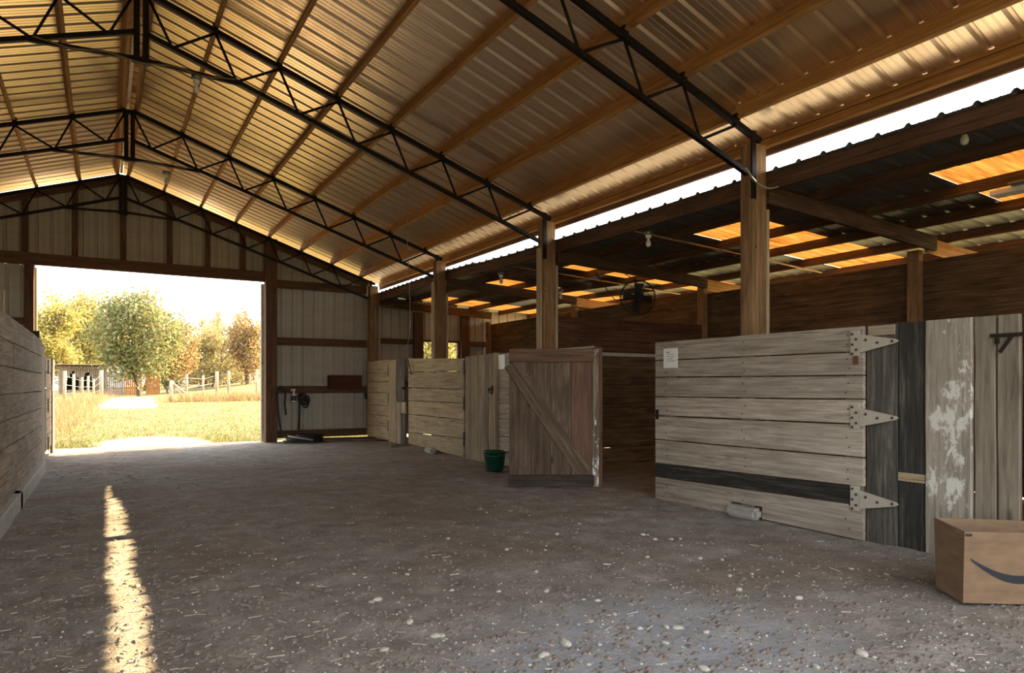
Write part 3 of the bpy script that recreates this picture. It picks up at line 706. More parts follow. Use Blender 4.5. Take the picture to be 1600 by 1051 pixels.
# ------------------------------------------------------------------ bucket
bx_, by_ = 4.63, 8.25
b = thing('bucket', 'dark green plastic bucket on the dirt beside the open half door', 'bucket', (bx_, by_, 0))
prof = [(0, 0.0), (.118, 0), (.122, .008), (.152, .235), (.165, .24), (.167, .262), (.160, .264), (.150, .255), (.117, .02), (0, .02)]
place('tub', mesh('tub', *lathe_geo(prof, 28), True), b, Matrix.Translation((bx_, by_, 0)), M_bucket)
tube('wire_handle', b, [(bx_ + .165 * math.cos(a), by_ + .165 * math.sin(a), .25 - .05 * math.sin(a - 2.6) * (1 if True else 0)) for a in np.linspace(2.6, 2.6 + math.pi, 14)], .004, M_galv, 6)
place('rim_clip', bevel_me(box_geo((bx_ + .13, by_ - .10, .268), (.05, .04, .02)), .004), b, None, M_white)

# ------------------------------------------------------------------ cardboard box with curved printed mark
k = NT('brown_cardboard'); f = k.noise(k.map(k.n('TexCoord').outputs['Object'], (3, 3, 9)), 2.5, 5)
k.l(k.ramp(f, [(.3, lin('#6b5541')), (.7, lin('#83694e'))]), k.b.inputs['Base Color']); k.b.inputs['Roughness'].default_value = .85; M_card = k.m
M_print = simple('black_box_print', '#1c1f26', .7, 0, 6, .05, 0); M_tape = simple('box_tape', '#b28b62', .4, 0, 6, .1, 0)
ax = math.atan2(-.18, .25); C0 = Vector((3.91, 1.91, 0))
cb = thing('cardboard_box', 'open brown cardboard box with black curved mark, cut by the right edge', 'box', C0, ax)
MC = cb.matrix_basis; BW, BD, BH = .60, .27, .385
def cpanel(pb0, pb1, pt1, pt0, nrm, name='side_panel', t=.005):
    nv = Vector(nrm) * t; P = [Vector(p) for p in (pb0, pb1, pt1, pt0)]
    vs = P + [p + nv for p in P]
    return place(name, mesh('panel', vs, [(0, 1, 2, 3), (7, 6, 5, 4), (0, 4, 5, 1), (1, 5, 6, 2), (2, 6, 7, 3), (3, 7, 4, 0)]), cb, MC, M_card)
e = .035
cpanel((0, 0, 0.005), (BW, 0, .005), (BW + e, -e * .6, BH), (-e * .1, -e * .6, BH), (0, 1, 0))
cpanel((0, BD, .005), (0, 0.006, .005), (-e * .1, -e * .55, BH), (-.012, BD, BH + .02), (1, 0, 0))
cpanel((BW, 0.006, .005), (BW, BD, .005), (BW + e, BD + e, BH), (BW + e, -e * .55, BH), (-1, 0, 0))
cpanel((BW, BD, .005), (0, BD, .005), (-.012, BD, BH + .02), (BW + e, BD + e, BH), (0, -1, 0))
cpanel((0, 0, .005), (0, BD, .005), (BW, BD, .005), (BW, 0, .005), (0, 0, 1), 'bottom_panel')
# printed smile-shaped stroke: thick in the middle, thin at the tips
vs = []; N = 24
def fy(z): return -.6 * e * z / BH - .0012
for i in range(N + 1):
    s_ = i / N; xx = .03 + s_ * .50; zc = .24 - .105 * math.sin(math.pi * min(1, s_ * .98) ** .95); th = .005 + .017 * math.sin(math.pi * s_)
    for z in (zc - th, zc + th): vs.append((xx, fy(z), z))
place('printed_mark', mesh('mark', vs, [(2 * i, 2 * i + 2, 2 * i + 3, 2 * i + 1) for i in range(N)]), cb, MC, M_print)
vs = [(.0, fy(.36), .36), (.035, fy(.36), .36), (.035, fy(.375), .375), (0, fy(.375), .375)]
place('printed_label', mesh('lab', vs, [(0, 1, 2, 3)]), cb, MC, M_print)
ob = tag(place('straw_clump', None), 'x', 'x'); bpy.data.objects.remove(ob)

# ------------------------------------------------------------------ fan
fc = pix(996, 465, Y=7.45)
fn = thing('barn_fan', 'round dark wire cage fan hanging over the stall divider', 'fan', fc)
FR = .245; nd = Vector((-.75, -.62, -.28)).normalized(); u_ = nd.orthogonal().normalized(); v_ = nd.cross(u_)
def circ(r, off, n=28): return [fc + nd * off + (u_ * math.cos(a) + v_ * math.sin(a)) * r for a in np.linspace(0, 2 * math.pi, n + 1)]
place('cage_ring', mesh('r', *join_geo([tube_geo(circ(FR, 0), .008, 6), tube_geo(circ(FR * .98, -.07), .005, 6), tube_geo(circ(FR * .7, .06), .003, 5), tube_geo(circ(FR * .4, .075), .003, 5), tube_geo(circ(FR * .12, .08), .006, 6)])), fn, None, M_iron)
gs_ = []
for a in np.linspace(0, 2 * math.pi, 49)[:-1]:
    dr = u_ * math.cos(a) + v_ * math.sin(a)
    gs_.append(tube_geo([fc + dr * FR, fc + dr * FR * .7 + nd * .06, fc + dr * FR * .12 + nd * .08], .0018, 4))
    gs_.append(tube_geo([fc + dr * FR, fc + dr * FR * .8 - nd * .09, fc + dr * FR * .2 - nd * .11], .0018, 4))
place('cage_wires', mesh('w', *join_geo(gs_)), fn, None, M_iron, 'stuff')
for i in range(4):
    a = i * math.pi / 2 + .4; dr = u_ * math.cos(a) + v_ * math.sin(a); tr_ = nd.cross(dr)
    vs = [fc + dr * .05 + tr_ * -.03 - nd * .0, fc + dr * .05 + tr_ * .03 + nd * .02, fc + dr * .2 + tr_ * .07 + nd * .035, fc + dr * .21 - tr_ * .06 - nd * .02]
    place('blade', mesh('b', vs + [p - nd * .004 for p in vs], [(0, 1, 2, 3), (7, 6, 5, 4), (0, 4, 5, 1), (1, 5, 6, 2), (2, 6, 7, 3), (3, 7, 4, 0)]), fn, None, M_dark)
mg = lathe_geo([(0, .03), (.05, .03), (.075, -.02), (.075, -.16), (.04, -.19), (0, -.19)], 16)
place('motor', mesh('mt', *mg, True), fn, axes(fc, u_, v_, nd), M_dark)
top = Vector((fc.x + .15, 7.68, zl(fc.x) - .3))
tube('hanger', fn, [fc - nd * .1, top], .01, M_iron, 6)
tube('hanger', fn, [fc - nd * .05 + Vector((0, 0, FR * .9)), top + Vector((-.18, 0, .02))], .006, M_iron, 6)
tube('cable', fn, [pix(930, 425, Y=7.6), pix(948, 452, Y=7.5), pix(962, 470, Y=7.45), fc - nd * .12], .007, M_dark, 6)

# ------------------------------------------------------------------ bulbs, wiring
def bulb(p, label, drop=.0):
    t = thing('bulb_light', label, 'lamp', p)
    place('junction_box', mesh('jb', *lathe_geo([(0, 0), (.05, 0), (.05, -.04), (.035, -.045), (0, -.045)], 14), True), t, Matrix.Translation(p), M_galv)
    place('lamp_holder', mesh('lh', *lathe_geo([(.03, -.045), (.034, -.07), (.022, -.085), (0, -.085)], 14), True), t, Matrix.Translation(p), M_white)
    place('bulb', mesh('bu', *lathe_geo([(.014, -.085), (.016, -.105), (.03, -.14), (.028, -.165), (.015, -.18), (0, -.184)], 14), True), t, Matrix.Translation(p), M_glassbulb)
bulb(pix(307, 118, Y=7.70), 'bare bulb in a round box on the tie bar of the second truss')
bulb(pix(260, 268, Y=11.15), 'bare bulb below the tie bar of the third truss')
bulb(Vector((5.42, pix(1013, 340, X=5.42).y, 2.94)), 'bare bulb hanging over the stalls between the two nearest posts')
bulb(Vector((5.42, pix(783, 410, X=5.42).y, 2.95)), 'bare bulb hanging over the far stall front between the two far posts')
bulb(pix(1507, 188, X=5.55), 'bare bulb at the upper right, under the dark stall roof')
bulb(pix(876, 452, Y=10.6), 'small bare bulb over the stalls just right of the second post')
tag(place('conduit', mesh('cd', *tube_geo([(XR + .03, 14.54, .1), (XR + .03, 14.54, 1.5), (XR + .03, 14.54, 1.72), (XR + .05, 14.53, 1.78), (XR + .09, 14.53, 1.86), (XR + .09, 14.53, 2.86), (XR + .12, 14.53, 2.92), (XR + .5, 14.53, 2.94)], .014, 8), True), None, None, M_galv), 'grey conduit pipe running up the far corner post', 'pipe')
eb = thing('socket_box', 'upper grey socket box on the conduit in the far corner', 'socket', (XR + .02, 14.5, 1.5)); place('casing', bevel_me(box_geo((XR + .02, 14.49, 1.5), (.12, .07, .14)), .01), eb, None, M_galv)
eb = thing('socket_box', 'lower grey socket box on the conduit in the far corner', 'socket', (XR + .02, 14.5, 1.15)); place('casing', bevel_me(box_geo((XR + .02, 14.49, 1.15), (.1, .07, .12)), .01), eb, None, M_galv)
for yy, lab in ((6.24, 'thin conduit crossing under the skylight behind the nearest post'), (9.06, 'thin conduit crossing under the skylight behind the round fan')):
    tag(place('conduit', mesh('cd', *tube_geo([(5.4, yy, zl(5.4, yy) - .125), (8.9, yy, zl(8.9, yy) - .125)], .011, 6), True), None, None, simple('pale_conduit', '#a58d6c', .5, .3)), lab, 'pipe')
# cable loop at the nearest post
P_ = [pix(1165, 262, Y=4.15), pix(1180, 283, Y=4.15), pix(1200, 294, Y=4.12), pix(1218, 290, Y=4.15), pix(1225, 278, Y=4.2), pix(1216, 270, Y=4.25), pix(1205, 276, Y=4.3)]
def smooth_path(P, n=6):
    P = [Vector(p) for p in P]; out = []
    for i in range(len(P) - 1):
        p0, p1, p2, p3 = P[max(0, i - 1)], P[i], P[i + 1], P[min(len(P) - 1, i + 2)]
        for j in range(n):
            t = j / n; out.append(.5 * ((2 * p1) + (p2 - p0) * t + (2 * p0 - 5 * p1 + 4 * p2 - p3) * t * t + (3 * p1 - p0 - 3 * p2 + p3) * t ** 3))
    return out + [P[-1]]
tag(place('cable', mesh('cb', *tube_geo(smooth_path(P_), .009, 6), True), None, None, simple('grey_cable', '#8d8577', .6)), 'grey cable looping around the top of the nearest post', 'cable')
for y, xs0, lab in ((7.74, (-.55, 1.2), 'dusty wire sagging along the tie bar of the second truss'), (11.19, (-.5, 1.15), 'dusty wire sagging along the tie bar of the third truss')):
    pts = [(xx, y - .06, 4.36 - .035 * math.sin(math.pi * 3 * i / 12) ** 2) for i, xx in enumerate(np.linspace(xs0[0], xs0[1], 13))]
    tag(place('wire', mesh('wi', *tube_geo(smooth_path(pts, 3), .008, 5), True), None, None, M_rope), lab, 'wire')
# hanging twine
A_ = pix(637, 278, Y=7.72); B_ = Vector((4.95, 11.95, 1.5))
tw = [A_, A_.lerp(B_, .0) + Vector((.005, .02, -.7)), pix(640, 505, Y=8.0), pix(646, 560, Y=8.4)]
tag(place('twine', mesh('tw', *tube_geo(smooth_path([A_, A_ + Vector((0, .02, -.6)), pix(641, 500, Y=7.75), pix(634, 555, Y=7.75), pix(640, 575, Y=7.7)], 5), .0045, 5), True), None, None, M_rope), 'thin twine hanging straight down from the second truss', 'string')
tag(place('hook', mesh('hk', *tube_geo(smooth_path([pix(637, 560, X=4.95), pix(641, 577, X=4.93), pix(643, 584, X=4.92), pix(640, 582, X=4.93)], 4), .01, 6), True), None, None, M_dark), 'small dark hook on the top board of the far tan gate', 'hook')
# strip light, top right
sp_ = pix(1560, 302, Z=2.86)
sl_ = thing('strip_light', 'pale grey strip light fixture under the skylight at the right edge', 'lamp', sp_)
place('casing', bevel_me(box_geo((sp_.x + .02, sp_.y - .55, 2.86), (.14, 1.2, .05)), .008), sl_, None, M_white)
place('reflector', bevel_me(box_geo((sp_.x + .0, sp_.y - .62, 2.895), (.24, 1.0, .02)), .004), sl_, None, M_galv)

# ------------------------------------------------------------------ things on the end wall
tg = yg - .05
ch = thing('wooden_crate', 'small dark red brown wooden crate resting on the wall girt', 'box', (4.4, tg - .12, 1.0))
x0_, x1_ = pix(516, 600, Y=14.6).x, pix(566, 600, Y=14.6).x; z0_, z1_ = 1.10, 1.36
z0_ = pix(540, 607, Y=14.6).z; z1_ = pix(540, 586, Y=14.6).z
for (p0, p1, wd, up) in (((x0_, 14.62, (z0_ + z1_) / 2), (x1_, 14.62, (z0_ + z1_) / 2), z1_ - z0_, (0, 0, 1)), ((x0_, 14.80, (z0_ + z1_) / 2), (x1_, 14.80, (z0_ + z1_) / 2), z1_ - z0_, (0, 0, 1))):
    board('side_panel', ch, p0, p1, wd, .02, M_chest, up=up)
for xx in (x0_ + .01, x1_ - .01): board('end_panel', ch, (xx, 14.63, (z0_ + z1_) / 2), (xx, 14.79, (z0_ + z1_) / 2), z1_ - z0_ - .002, .02, M_chest)
board('bottom_panel', ch, (x0_ + .02, 14.71, z0_ + .01), (x1_ - .02, 14.71, z0_ + .01), .16, .02, M_chest, up=(0, 1, 0))
sb = thing('spray_bottle', 'white spray bottle with dark label hooked on the wall girt', 'bottle', pix(459, 629, Y=14.7))
q_ = pix(459, 628, Y=14.72)
place('bottle_body', mesh('bb', *lathe_geo([(0, 0), (.045, 0), (.05, .01), (.05, .14), (.042, .165), (.018, .19), (.018, .215), (0, .215)], 16), True), sb, Matrix.Translation(q_), M_white)
place('bottle_label', mesh('bl', *lathe_geo([(.0515, .03), (.0515, .135)], 16), True), sb, Matrix.Translation(q_), simple('navy_label', '#23283a', .5, 0, 5, .1, 0))
place('spray_head', bevel_me(join_geo([box_geo((0, 0, .235), (.035, .04, .04)), box_geo((-.01, 0, .262), (.1, .035, .025)), box_geo((-.05, 0, .24), (.012, .02, .05))]), .003), sb, Matrix.Translation(q_), M_white)
hp = [pix(447, 648, Y=14.68), pix(445, 630, Y=14.68), pix(446, 612, Y=14.68), pix(440, 604, Y=14.68), pix(434, 608, Y=14.68), pix(433, 625, Y=14.68), pix(436, 655, Y=14.68), pix(440, 675, Y=14.65), pix(446, 683, Y=14.55), pix(458, 686, Y=14.4)]
tag(place('hose', mesh('ho', *tube_geo(smooth_path(hp), .021, 8), True), None, None, M_dark), 'black hose looped over the wall girt right of the big door', 'hose')
hl = thing('halter', 'black halter and strap hanging from the wall girt beside the spray bottle', 'tack', pix(472, 620, Y=14.72))
hq = pix(474, 626, Y=14.72)
place('strap_loops', mesh('hl', *join_geo([tube_geo([(hq.x + a * math.cos(t) + o_, 14.74 + .02 * math.sin(3 * t), hq.z + b_ * math.sin(t) + q2) for t in np.linspace(0, 6.28, 17)], .017, 6) for a, b_, o_, q2 in ((.07, .12, .0, .04), (.05, .08, .08, .03), (.09, .06, .02, -.02), (.05, .1, -.05, .06), (.06, .09, .05, -.05))]), True), hl, None, M_dark)
tube('lead_strap', hl, [pix(468, 615, Y=14.75), pix(468, 640, Y=14.75), pix(467, 671, Y=14.76)], .02, M_dark, 6)
tag(board('strap', None, pix(571, 612, Y=14.74), pix(572, 623, Y=14.74), .05, .03, M_dark, up=(1, 0, 0)), 'short black strap hanging near the corner post', 'strap')
hc = thing('hose_coil', 'black hose coil in a heap at the foot of the end wall', 'hose', (3.5, 14.45, 0))
cc = []
for i in range(5):
    rr = .34 - .03 * i; cc.append(tube_geo([(3.55 + rr * 1.15 * math.cos(t) + .03 * i, 14.35 + rr * .7 * math.sin(t), .03 + .028 * i + .012 * math.sin(2 * t + i)) for t in np.linspace(0, 6.28, 33)], .024, 7))
place('coils', mesh('cl', *join_geo(cc), True), hc, None, M_dark)
tube('pale_end', hc, smooth_path([(3.22, 14.25, .14), (3.34, 14.1, .12), (3.5, 14.02, .09), (3.66, 14.0, .06)]), .018, M_conc, 7)
tag(board('loose_board', None, (3.78, 14.42, .045), (5.25, 14.12, .05), .28, .035, M_girt, up=(0, 1, 0), n=4), 'dark plank lying flat on the dirt along the foot of the end wall', 'board')

# ------------------------------------------------------------------ loose stones, gravel, straw
sm = [rock_me(1, .8, .55, s_ * 3.1) for s_ in range(6)]
spots = [(1005, 833), (870, 832), (852, 857), (838, 889), (792, 857), (552, 897), (640, 888), (706, 917), (779, 918), (854, 919), (883, 928), (912, 933), (934, 935), (960, 957), (922, 966), (980, 977), (1000, 979), (1041, 977), (1058, 977), (884, 1000), (1330, 885), (1140, 895), (1155, 918), (1345, 1017), (1366, 1024), (1487, 1031), (1103, 987), (1063, 841), (1048, 842), (1064, 851), (1012, 833), (1011, 870), (1024, 843), (543, 1021), (680, 987), (690, 986), (580, 936), (590, 933), (600, 1007), (636, 896), (1094, 869), (1128, 871), (1275, 1038), (1100, 1040), (1040, 1000), (937, 1003), (850, 1023), (920, 1033), (770, 1011), (1248, 932), (1175, 892), (1500, 1040), (140, 985), (215, 912), (465, 908), (430, 870), (640, 970), (700, 840), (760, 800), (905, 815)]
for i, (u, v) in enumerate(spots):
    p = pix(u, v, Z=0); s_ = random.choice((.011, .014, .017, .021)) * (1.4 if i in (23, 19, 26) else 1)
    p.z = fh(p.x, p.y) + s_ * .25
    o = place('loose_stone', sm[i % 6], None, Matrix.Translation(p) @ Matrix.Rotation(random.uniform(0, 6.28), 4, 'Z') @ Matrix.Diagonal((s_ * random.uniform(1, 1.5), s_, s_, 1)))
    where = 'between the bucket and the large gate' if p.y > 5 else ('below the large pale gate' if p.x > 3 else ('at the bottom edge of the picture' if p.y < 2.9 else 'in the middle of the floor'))
    tag(o, 'small pale stone lying loose on the dirt ' + where, 'stone', 'loose stones ' + where)
def scatter(name, n, gen, mat, parent=fl):
    V = []; F = []
    for _ in range(n): gen(V, F)
    return place(name, mesh(name, V, F), parent, None, mat, 'stuff')
def rnd_floor(bias=0):
    while True:
        u = random.uniform(0, 1600); v = random.uniform(700, 1060) if random.random() < .5 else 690 + 360 * random.random() ** .6
        p = pix(u, v, Z=0)
        if -.6 < p.x < 4.85 and 1.3 < p.y < 14.6: return p
def g_gravel(V, F):
    p = rnd_floor(); z = fh(p.x, p.y); s = random.choice((.003, .004, .005, .007, .009)); k_ = len(V)
    a = random.uniform(0, 6.28); c_, n_2 = math.cos(a), math.sin(a)
    for (x, y, zz) in ((1, 0, 0), (0, .8, 0), (-1.1, 0, 0), (0, -.7, 0), (.1, .1, .8)): V.append((p.x + s * (x * c_ - y * n_2), p.y + s * (x * n_2 + y * c_), z - .001 + s * zz))
    F += [(k_, k_ + 1, k_ + 4), (k_ + 1, k_ + 2, k_ + 4), (k_ + 2, k_ + 3, k_ + 4), (k_ + 3, k_, k_ + 4)]
scatter('gravel', 2600, g_gravel, M_rock)
def g_clod(V, F):
    p = rnd_floor(); z = fh(p.x, p.y); s = random.uniform(.008, .024); k_ = len(V); n0 = random.random() * 50
    for (x, y, zz) in ((1, 0, 0), (.4, .8, 0), (-.6, .9, 0), (-1, 0, 0), (-.4, -.9, 0), (.6, -.8, 0), (.3, .2, .55), (-.3, -.2, .5)): V.append((p.x + s * x * random.uniform(.7, 1.2), p.y + s * y * random.uniform(.7, 1.2), z - .002 + s * zz))
    F += [(k_ + i, k_ + (i + 1) % 6, k_ + (6 if i in (0, 1, 5) else 7)) for i in range(6)] + [(k_ + 2, k_ + 7, k_ + 6), (k_ + 5, k_ + 6, k_ + 7)]
scatter('dirt_clods', 3200, g_clod, simple('dirt_clod', '#766c64', .95, 0, 30, .3, .3))
def g_straw(V, F):
    if random.random() < .7: p = Vector((random.triangular(-.62, 1.6, -.3), random.uniform(2.5, 11.5) , 0))
    else: p = rnd_floor()
    z = fh(p.x, p.y); L = random.uniform(.012, .075); a = random.uniform(0, 6.28); d_ = Vector((math.cos(a), math.sin(a), random.uniform(-.05, .2))); q = Vector((-d_.y, d_.x, 0)) * random.uniform(.0008, .002)
    k_ = len(V); p.z = z + .005
    for pt_ in (p - d_ * L / 2, p + d_ * L / 2): V.extend([pt_ - q, pt_ + q, pt_ + Vector((0, 0, .004))])
    F += [(k_, k_ + 3, k_ + 5, k_ + 2), (k_ + 1, k_ + 2, k_ + 5, k_ + 4), (k_, k_ + 1, k_ + 4, k_ + 3)]
scatter('straw', 1000, g_straw, M_straw)

# ------------------------------------------------------------------ outside: trees, shed, fences, grass
def leaves_np(centers, n, spread, size):
    c = centers[rng.integers(0, len(centers), n)]
    p = c + rng.normal(0, 1, (n, 3)) * spread
    a = rng.normal(0, 1, (n, 3)); a /= np.linalg.norm(a, axis=1)[:, None]
    b = np.cross(a, rng.normal(0, 1, (n, 3))); b /= np.linalg.norm(b, axis=1)[:, None]
    s = (size * rng.uniform(.6, 1.5, n))[:, None]
    V = np.empty((n, 4, 3)); V[:, 0] = p - a * s; V[:, 1] = p + b * s * .55; V[:, 2] = p + a * s; V[:, 3] = p - b * s * .55
    return V.reshape(-1, 3)
def quads_me(name, V):
    n = len(V) // 4; me = bpy.data.meshes.new(name); me.vertices.add(len(V)); me.vertices.foreach_set('co', V.astype('f').ravel())
    me.loops.add(len(V)); me.loops.foreach_set('vertex_index', np.arange(len(V), dtype='i'))
    me.polygons.add(n); me.polygons.foreach_set('loop_start', np.arange(0, len(V), 4, dtype='i')); me.update(calc_edges=True); return me
def tree(label, u, Y, u_w, v_top, v_low, mat, nleaf, size, bare=0.0, group='trees beyond the barn door', spread=.16):
    c = pix(u, 600, Y=Y); d_ = c.x * math.sin(YAW) + c.y * math.cos(YAW); ppm = FPX / d_
    z0 = gz(c.x, Y); top = CAMH + (603 - v_top) / ppm; low = CAMH + (603 - v_low) / ppm; rw = u_w / 2 / ppm
    t = thing('autumn_tree', label, 'tree', (c.x, Y, z0), 0, None)
    H = top - z0; r0 = .045 * H * .5
    gs = []; tips = []
    def grow(p, dr, L, r, lev):
        pts = [p]; q = Vector(p); dd = Vector(dr)
        for i in range(3):
            dd = (dd + Vector((random.uniform(-.22, .22), random.uniform(-.22, .22), random.uniform(-.02, .16)))).normalized(); q = q + dd * L / 3; pts.append(q.copy())
        gs.append(tube_geo(pts, r, 5 if lev else 8, False, [r, r * .85, r * .7, r * .55])); tips.append(pts[-1]); tips.append(pts[-2])
        if lev < (4 if bare > .5 else 3):
            for i in range(3 if lev else 5):
                a = random.uniform(0, 6.28); tilt = random.uniform(.45, .95)
                nd_ = (dd + (Vector((math.cos(a), math.sin(a), .1))) * tilt).normalized(); grow(pts[random.choice((1, 2, 3))] if lev == 0 else pts[-1], nd_, L * random.uniform(.55, .75), r * .55, lev + 1)
    grow(Vector((c.x, Y, z0 - .1)), Vector((0, 0, 1)), H * .42, r0, 0)
    V, F = join_geo(gs); V = np.array([tuple(v) for v in V]); z = V[:, 2]
    mx_ = max(p.z for p in tips); kz = (top - z0) / (mx_ - z0) * .97
    V[:, 2] = z0 + (V[:, 2] - z0) * kz
    ex = max(abs(p.x - c.x) for p in tips); kx = rw / ex * .95
    h = np.clip((V[:, 2] - z0) / (.25 * H), 0, 1)[:, None]
    V[:, 0:2] = np.array((c.x, Y)) + (V[:, 0:2] - np.array((c.x, Y))) * (1 + (kx - 1) * h)
    place('trunk', mesh('trunk', V.tolist(), F, True), t, None, M_bark)
    if nleaf:
        nc = 70; C = []
        while len(C) < nc:
            p = rng.uniform(-1, 1, 3)
            if .25 < np.linalg.norm(p) < 1: C.append((c.x + p[0] * rw * .92, Y + p[1] * rw * .8, (top + low) / 2 + p[2] * (top - low) / 2 * (1 - .2 * abs(p[0]))))
        C = np.array(C)
        if bare: 
            T = np.array([tuple(p) for p in tips]); T[:, 2] = z0 + (T[:, 2] - z0) * kz; T[:, 0:2] = np.array((c.x, Y)) + (T[:, 0:2] - np.array((c.x, Y))) * kx; C = T[T[:, 2] > low]
        Vq = leaves_np(C, nleaf, np.array([rw * spread, rw * spread, (top - low) * spread * .45]), size)
        place('foliage', quads_me('foliage', Vq), t, None, mat, 'stuff')
    return t
LM = dict(gold=leafmat('gold_leaves', ['#98944a', '#b7ac58', '#c9bb6a', '#a3a258', '#c9ae6a'], .35, .72), green=leafmat('green_leaves', ['#6f7a4a', '#8b9456', '#a3a266', '#7c854c', '#ad9468', '#9fa070'], .35, .72),
          rust=leafmat('rust_leaves', ['#9a8052', '#b9915f', '#c4a46c', '#a5785a', '#b0a062', '#a8a468'], .35, .72), pale=leafmat('pale_leaves', ['#a5a068', '#bdb27c', '#b7a26c', '#c4ba86'], .35, .72))
tree('broad leafy tree with green and rust leaves, tallest in the middle of the doorway', 218, 52, 132, 458, 588, LM['green'], 17000, .10)
tree('rust tinted leafy tree at the right shoulder of the broad green tree', 268, 56, 80, 486, 592, LM['rust'], 7000, .10)
tree('golden tree at the left edge of the doorway', 78, 66, 100, 462, 592, LM['gold'], 10000, .12)
tree('tall yellow green tree left of the broad green tree', 138, 72, 95, 452, 592, LM['gold'], 11000, .12)
tree('bare grey branched tree right of the rust tinted tree', 316, 76, 60, 478, 590, LM['pale'], 1500, .09, bare=.8, spread=.08)
tree('bare twiggy tree near the right side of the doorway', 352, 80, 50, 482, 590, LM['pale'], 1500, .09, bare=.8, spread=.08)
tree('pale gold tree low behind the fence, right of centre', 332, 66, 80, 508, 602, LM['pale'], 7000, .11)
tree('orange tinted tree at the right edge of the doorway', 388, 64, 66, 486, 602, LM['rust'], 6500, .11)
tree('dull green bushy tree behind the right fence', 298, 86, 80, 530, 602, LM['green'], 5000, .12)
tree('yellow tree glimpsed through the small stall window', 690, 40, 130, 520, 610, LM['gold'], 5000, .12)
tree('pale far tree behind the wooden shed', 100, 94, 150, 505, 604, LM['pale'], 7000, .15)
tree('pale far tree behind the broad green tree', 225, 100, 160, 500, 604, LM['pale'], 7000, .15)
tree('pale far tree behind the right fence', 375, 97, 130, 512, 604, LM['gold'], 7000, .15)
tree('leafy shrub beneath the broad green tree, at the end of the board fence', 262, 63, 46, 556, 606, LM['green'], 2600, .10)
tree('low pale shrub beside the orange tinted tree', 362, 70, 60, 556, 606, LM['pale'], 3000, .10)
tree('low rusty shrub behind the bare grey branched tree', 320, 71, 50, 560, 606, LM['rust'], 2600, .10)
# shed
p0 = pix(92, 616, Y=62); p1 = pix(166, 616, Y=62); zs = gz(p0.x, 62)
sh = thing('field_shed', 'small grey board shed with flared dark openings under the golden trees', 'shed', ((p0.x + p1.x) / 2, 62, zs))
wS = p1.x - p0.x; hS = 2.15
nbd = 22
for i in range(nbd):
    x = p0.x + wS * (i + .5) / nbd; s_ = x - p0.x; fr = s_ / wS
    zb = 0
    for ap, hw in ((.29, .14), (.595, .12)):
        if abs(fr - ap) < hw:
            zb = 1.80 - abs(fr - ap) / hw * .8
            board('wall_board', sh, (x, 62, zs), (x, 62, zs + .35), wS / nbd - .02, .03, M_barnwood, up=(1, 0, 0), n=2)
    board('wall_board', sh, (x, 62, zs + zb), (x, 62, zs + hS), wS / nbd - .02, .03, M_barnwood, up=(1, 0, 0), n=2)
board('back_wall', sh, (p0.x, 65, zs + 1), (p1.x, 65, zs + 1), 2, .05, M_tar, n=2)
for x in (p0.x, p1.x): board('side_wall', sh, (x, 62, zs + 1), (x, 65, zs + 1), 2.0, .05, M_barnwood, n=2)
place('roof', bevel_me(box_geo(((p0.x + p1.x) / 2, 63.4, 0), (wS + .6, 4.0, .07)), .01), sh, Matrix.Translation((0, 0, zs + 2.25)) @ Matrix.Rotation(math.radians(0), 4, 'X'), M_barnwood)
# board fence right of shed
bf = thing('board_fence', 'orange brown upright board fence under the broad green tree', 'fence', (pix(215, 610, Y=60).x, 60, 0))
q0, q1 = pix(166, 610, Y=60).x, pix(250, 610, Y=60).x
for i in range(26):
    x = q0 + (q1 - q0) * (i + .5) / 26; zb = gz(x, 60)
    if .62 < i / 26 < .7: continue
    board('fence_board', bf, (x, 60, zb), (x, 60, zb + 1.75 + random.uniform(-.06, .06)), (q1 - q0) / 26 - .015, .03, M_barnwood if i < 9 else M_orangefence, up=(1, 0, 0), n=2)
for z in (.5, 1.4): board('fence_rail', bf, (q0, 60.05, gz(q0, 60) + z), (q1, 60.05, gz(q1, 60) + z), .1, .05, M_orangefence, n=2)
# wire fences with posts
def wire_fence(label, L, r, Yf):
    t = thing('wire_fence', label, 'fence', (pix(L[0][0], 610, Y=L[0][2]).x, L[0][2], 0)); tops = []
    for (u, vt, Y, rr) in L:
        p = pix(u, vt, Y=Y); z0 = gz(p.x, Y)
        tube('fence_post', t, [(p.x, Y, z0 - .1), (p.x, Y, (z0 + p.z) / 2), (p.x + .01, Y, p.z)], rr, M_fpost, 7); tops.append((p, z0))
    for k_ in range(3):
        tube('fence_wire', t, [(p.x, p.y - .05, z0 + (p.z - z0) * (.35 + .25 * k_)) for p, z0 in tops], .008, M_galv, 4)
    return t, tops
wire_fence('wire fence with slim wooden posts left of the track', [(101, 579, 30, .055), (115, 584, 31.5, .05), (128, 589, 33, .05), (137.5, 587, 34.5, .05), (146, 592, 36, .05), (158, 578, 37, .085)], .05, 33)
tf, tops = wire_fence('wire fence with wooden posts right of the track', [(267, 594, 33, .07), (291, 584, 33.6, .06), (317, 586, 34, .05), (338.5, 580, 37, .08), (357, 579, 35, .06), (401, 577, 36, .06), (440, 577, 37, .06)], .05, 33)
tube('brace_pole', tf, [(tops[0][0].x, 33, tops[0][0].z - .05), (tops[1][0].x, 33.5, tops[1][1] + .3)], .05, M_fpost, 7)
tube('brace_pole', tf, [(tops[0][0].x + .08, 33.1, tops[0][0].z - .02), (tops[0][0].x + .55, 33.3, tops[0][1] + .05)], .03, M_fpost, 6)
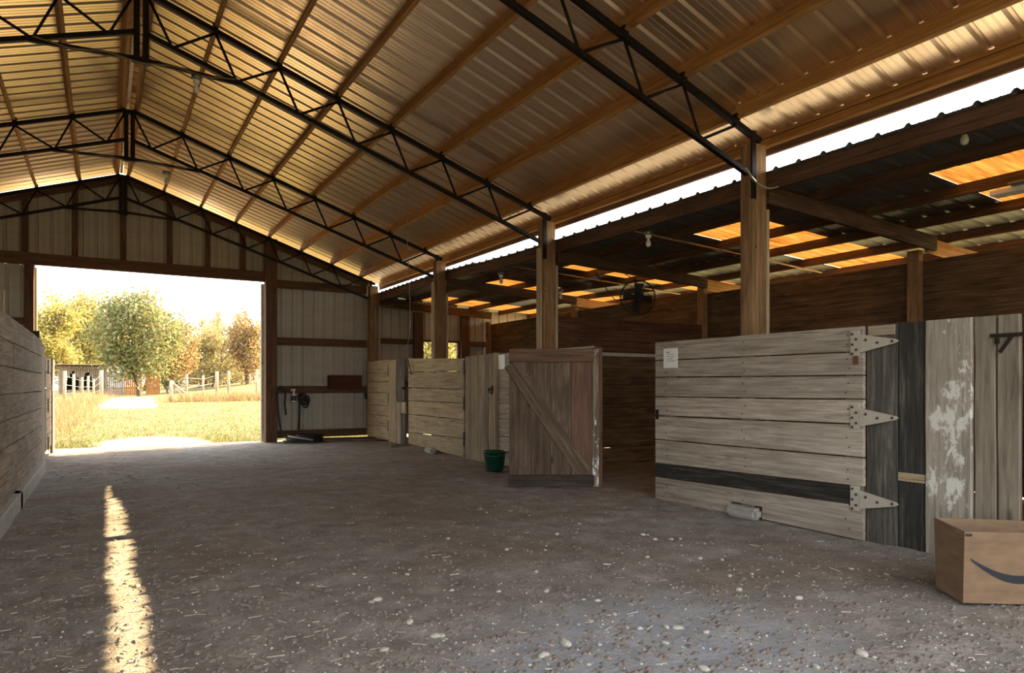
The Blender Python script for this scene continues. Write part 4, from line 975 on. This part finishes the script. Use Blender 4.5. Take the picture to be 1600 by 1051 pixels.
# grass, weeds
def blades(n, pos, hmin, hmax, wd, lean=.5):
    P = pos(n); h = rng.uniform(hmin, hmax, n); a = rng.uniform(0, 6.28, n)
    z = np.array([gz(x, y) for x, y in P]) - .01
    B = np.stack([P[:, 0], P[:, 1], z], 1); s = np.stack([np.cos(a), np.sin(a), 0 * a], 1) * wd
    l_ = rng.normal(0, lean, (n, 2)); T = B.copy(); T[:, 0] += l_[:, 0] * h; T[:, 1] += l_[:, 1] * h; T[:, 2] += h
    V = np.empty((n, 4, 3)); V[:, 0] = B - s; V[:, 1] = B + s; V[:, 2] = T + s * .25; V[:, 3] = T - s * .25
    return V.reshape(-1, 3)
def on_dirt(x, y): return ((x - .95) / 1.15) ** 2 + ((y - 16.) / 2.3) ** 2 < .8 + .5 * noise.noise((x * 2, y * 2, 2)) or (abs(x - (y - 16) * .055) < .9 and 28 < y < 44)
def pos_field(n):
    o_ = []
    while len(o_) < n:
        y = 15.1 + 27 * random.random() ** 1.7; x = random.uniform(-.16 * y, .34 * y + 1)
        if not on_dirt(x, y): o_.append((x, y))
    return np.array(o_)
place('grass', quads_me('grass', blades(52000, pos_field, .02, .075, .0065)), None, None, M_grass, 'stuff')
def pos_line(x0, y0, x1, y1, w_):
    def f_(n):
        t = rng.uniform(0, 1, n); return np.stack([x0 + (x1 - x0) * t + rng.normal(0, w_, n), y0 + (y1 - y0) * t + rng.normal(0, w_ * 1.5, n)], 1)
    return f_
wa, wb_ = pix(92, 610, Y=20), pix(160, 610, Y=36)
M_weed = leafmat('dry_weeds', ['#7d5f48', '#94755a', '#a08a55', '#847d4a', '#956e58'], .3)
place('dry_weeds', quads_me('weeds', blades(2600, pos_line(wa.x - .25, 19, wb_.x - .4, 36, .35), .15, .55, .008, .4)), None, None, M_weed, 'stuff')
wc, wd_ = pix(285, 610, Y=32.5), pix(425, 610, Y=34)
place('dry_weeds', quads_me('weeds', blades(2600, pos_line(wc.x, 32.6, wd_.x, 34, .4), .1, .5, .012, .4)), None, None, M_weed, 'stuff')
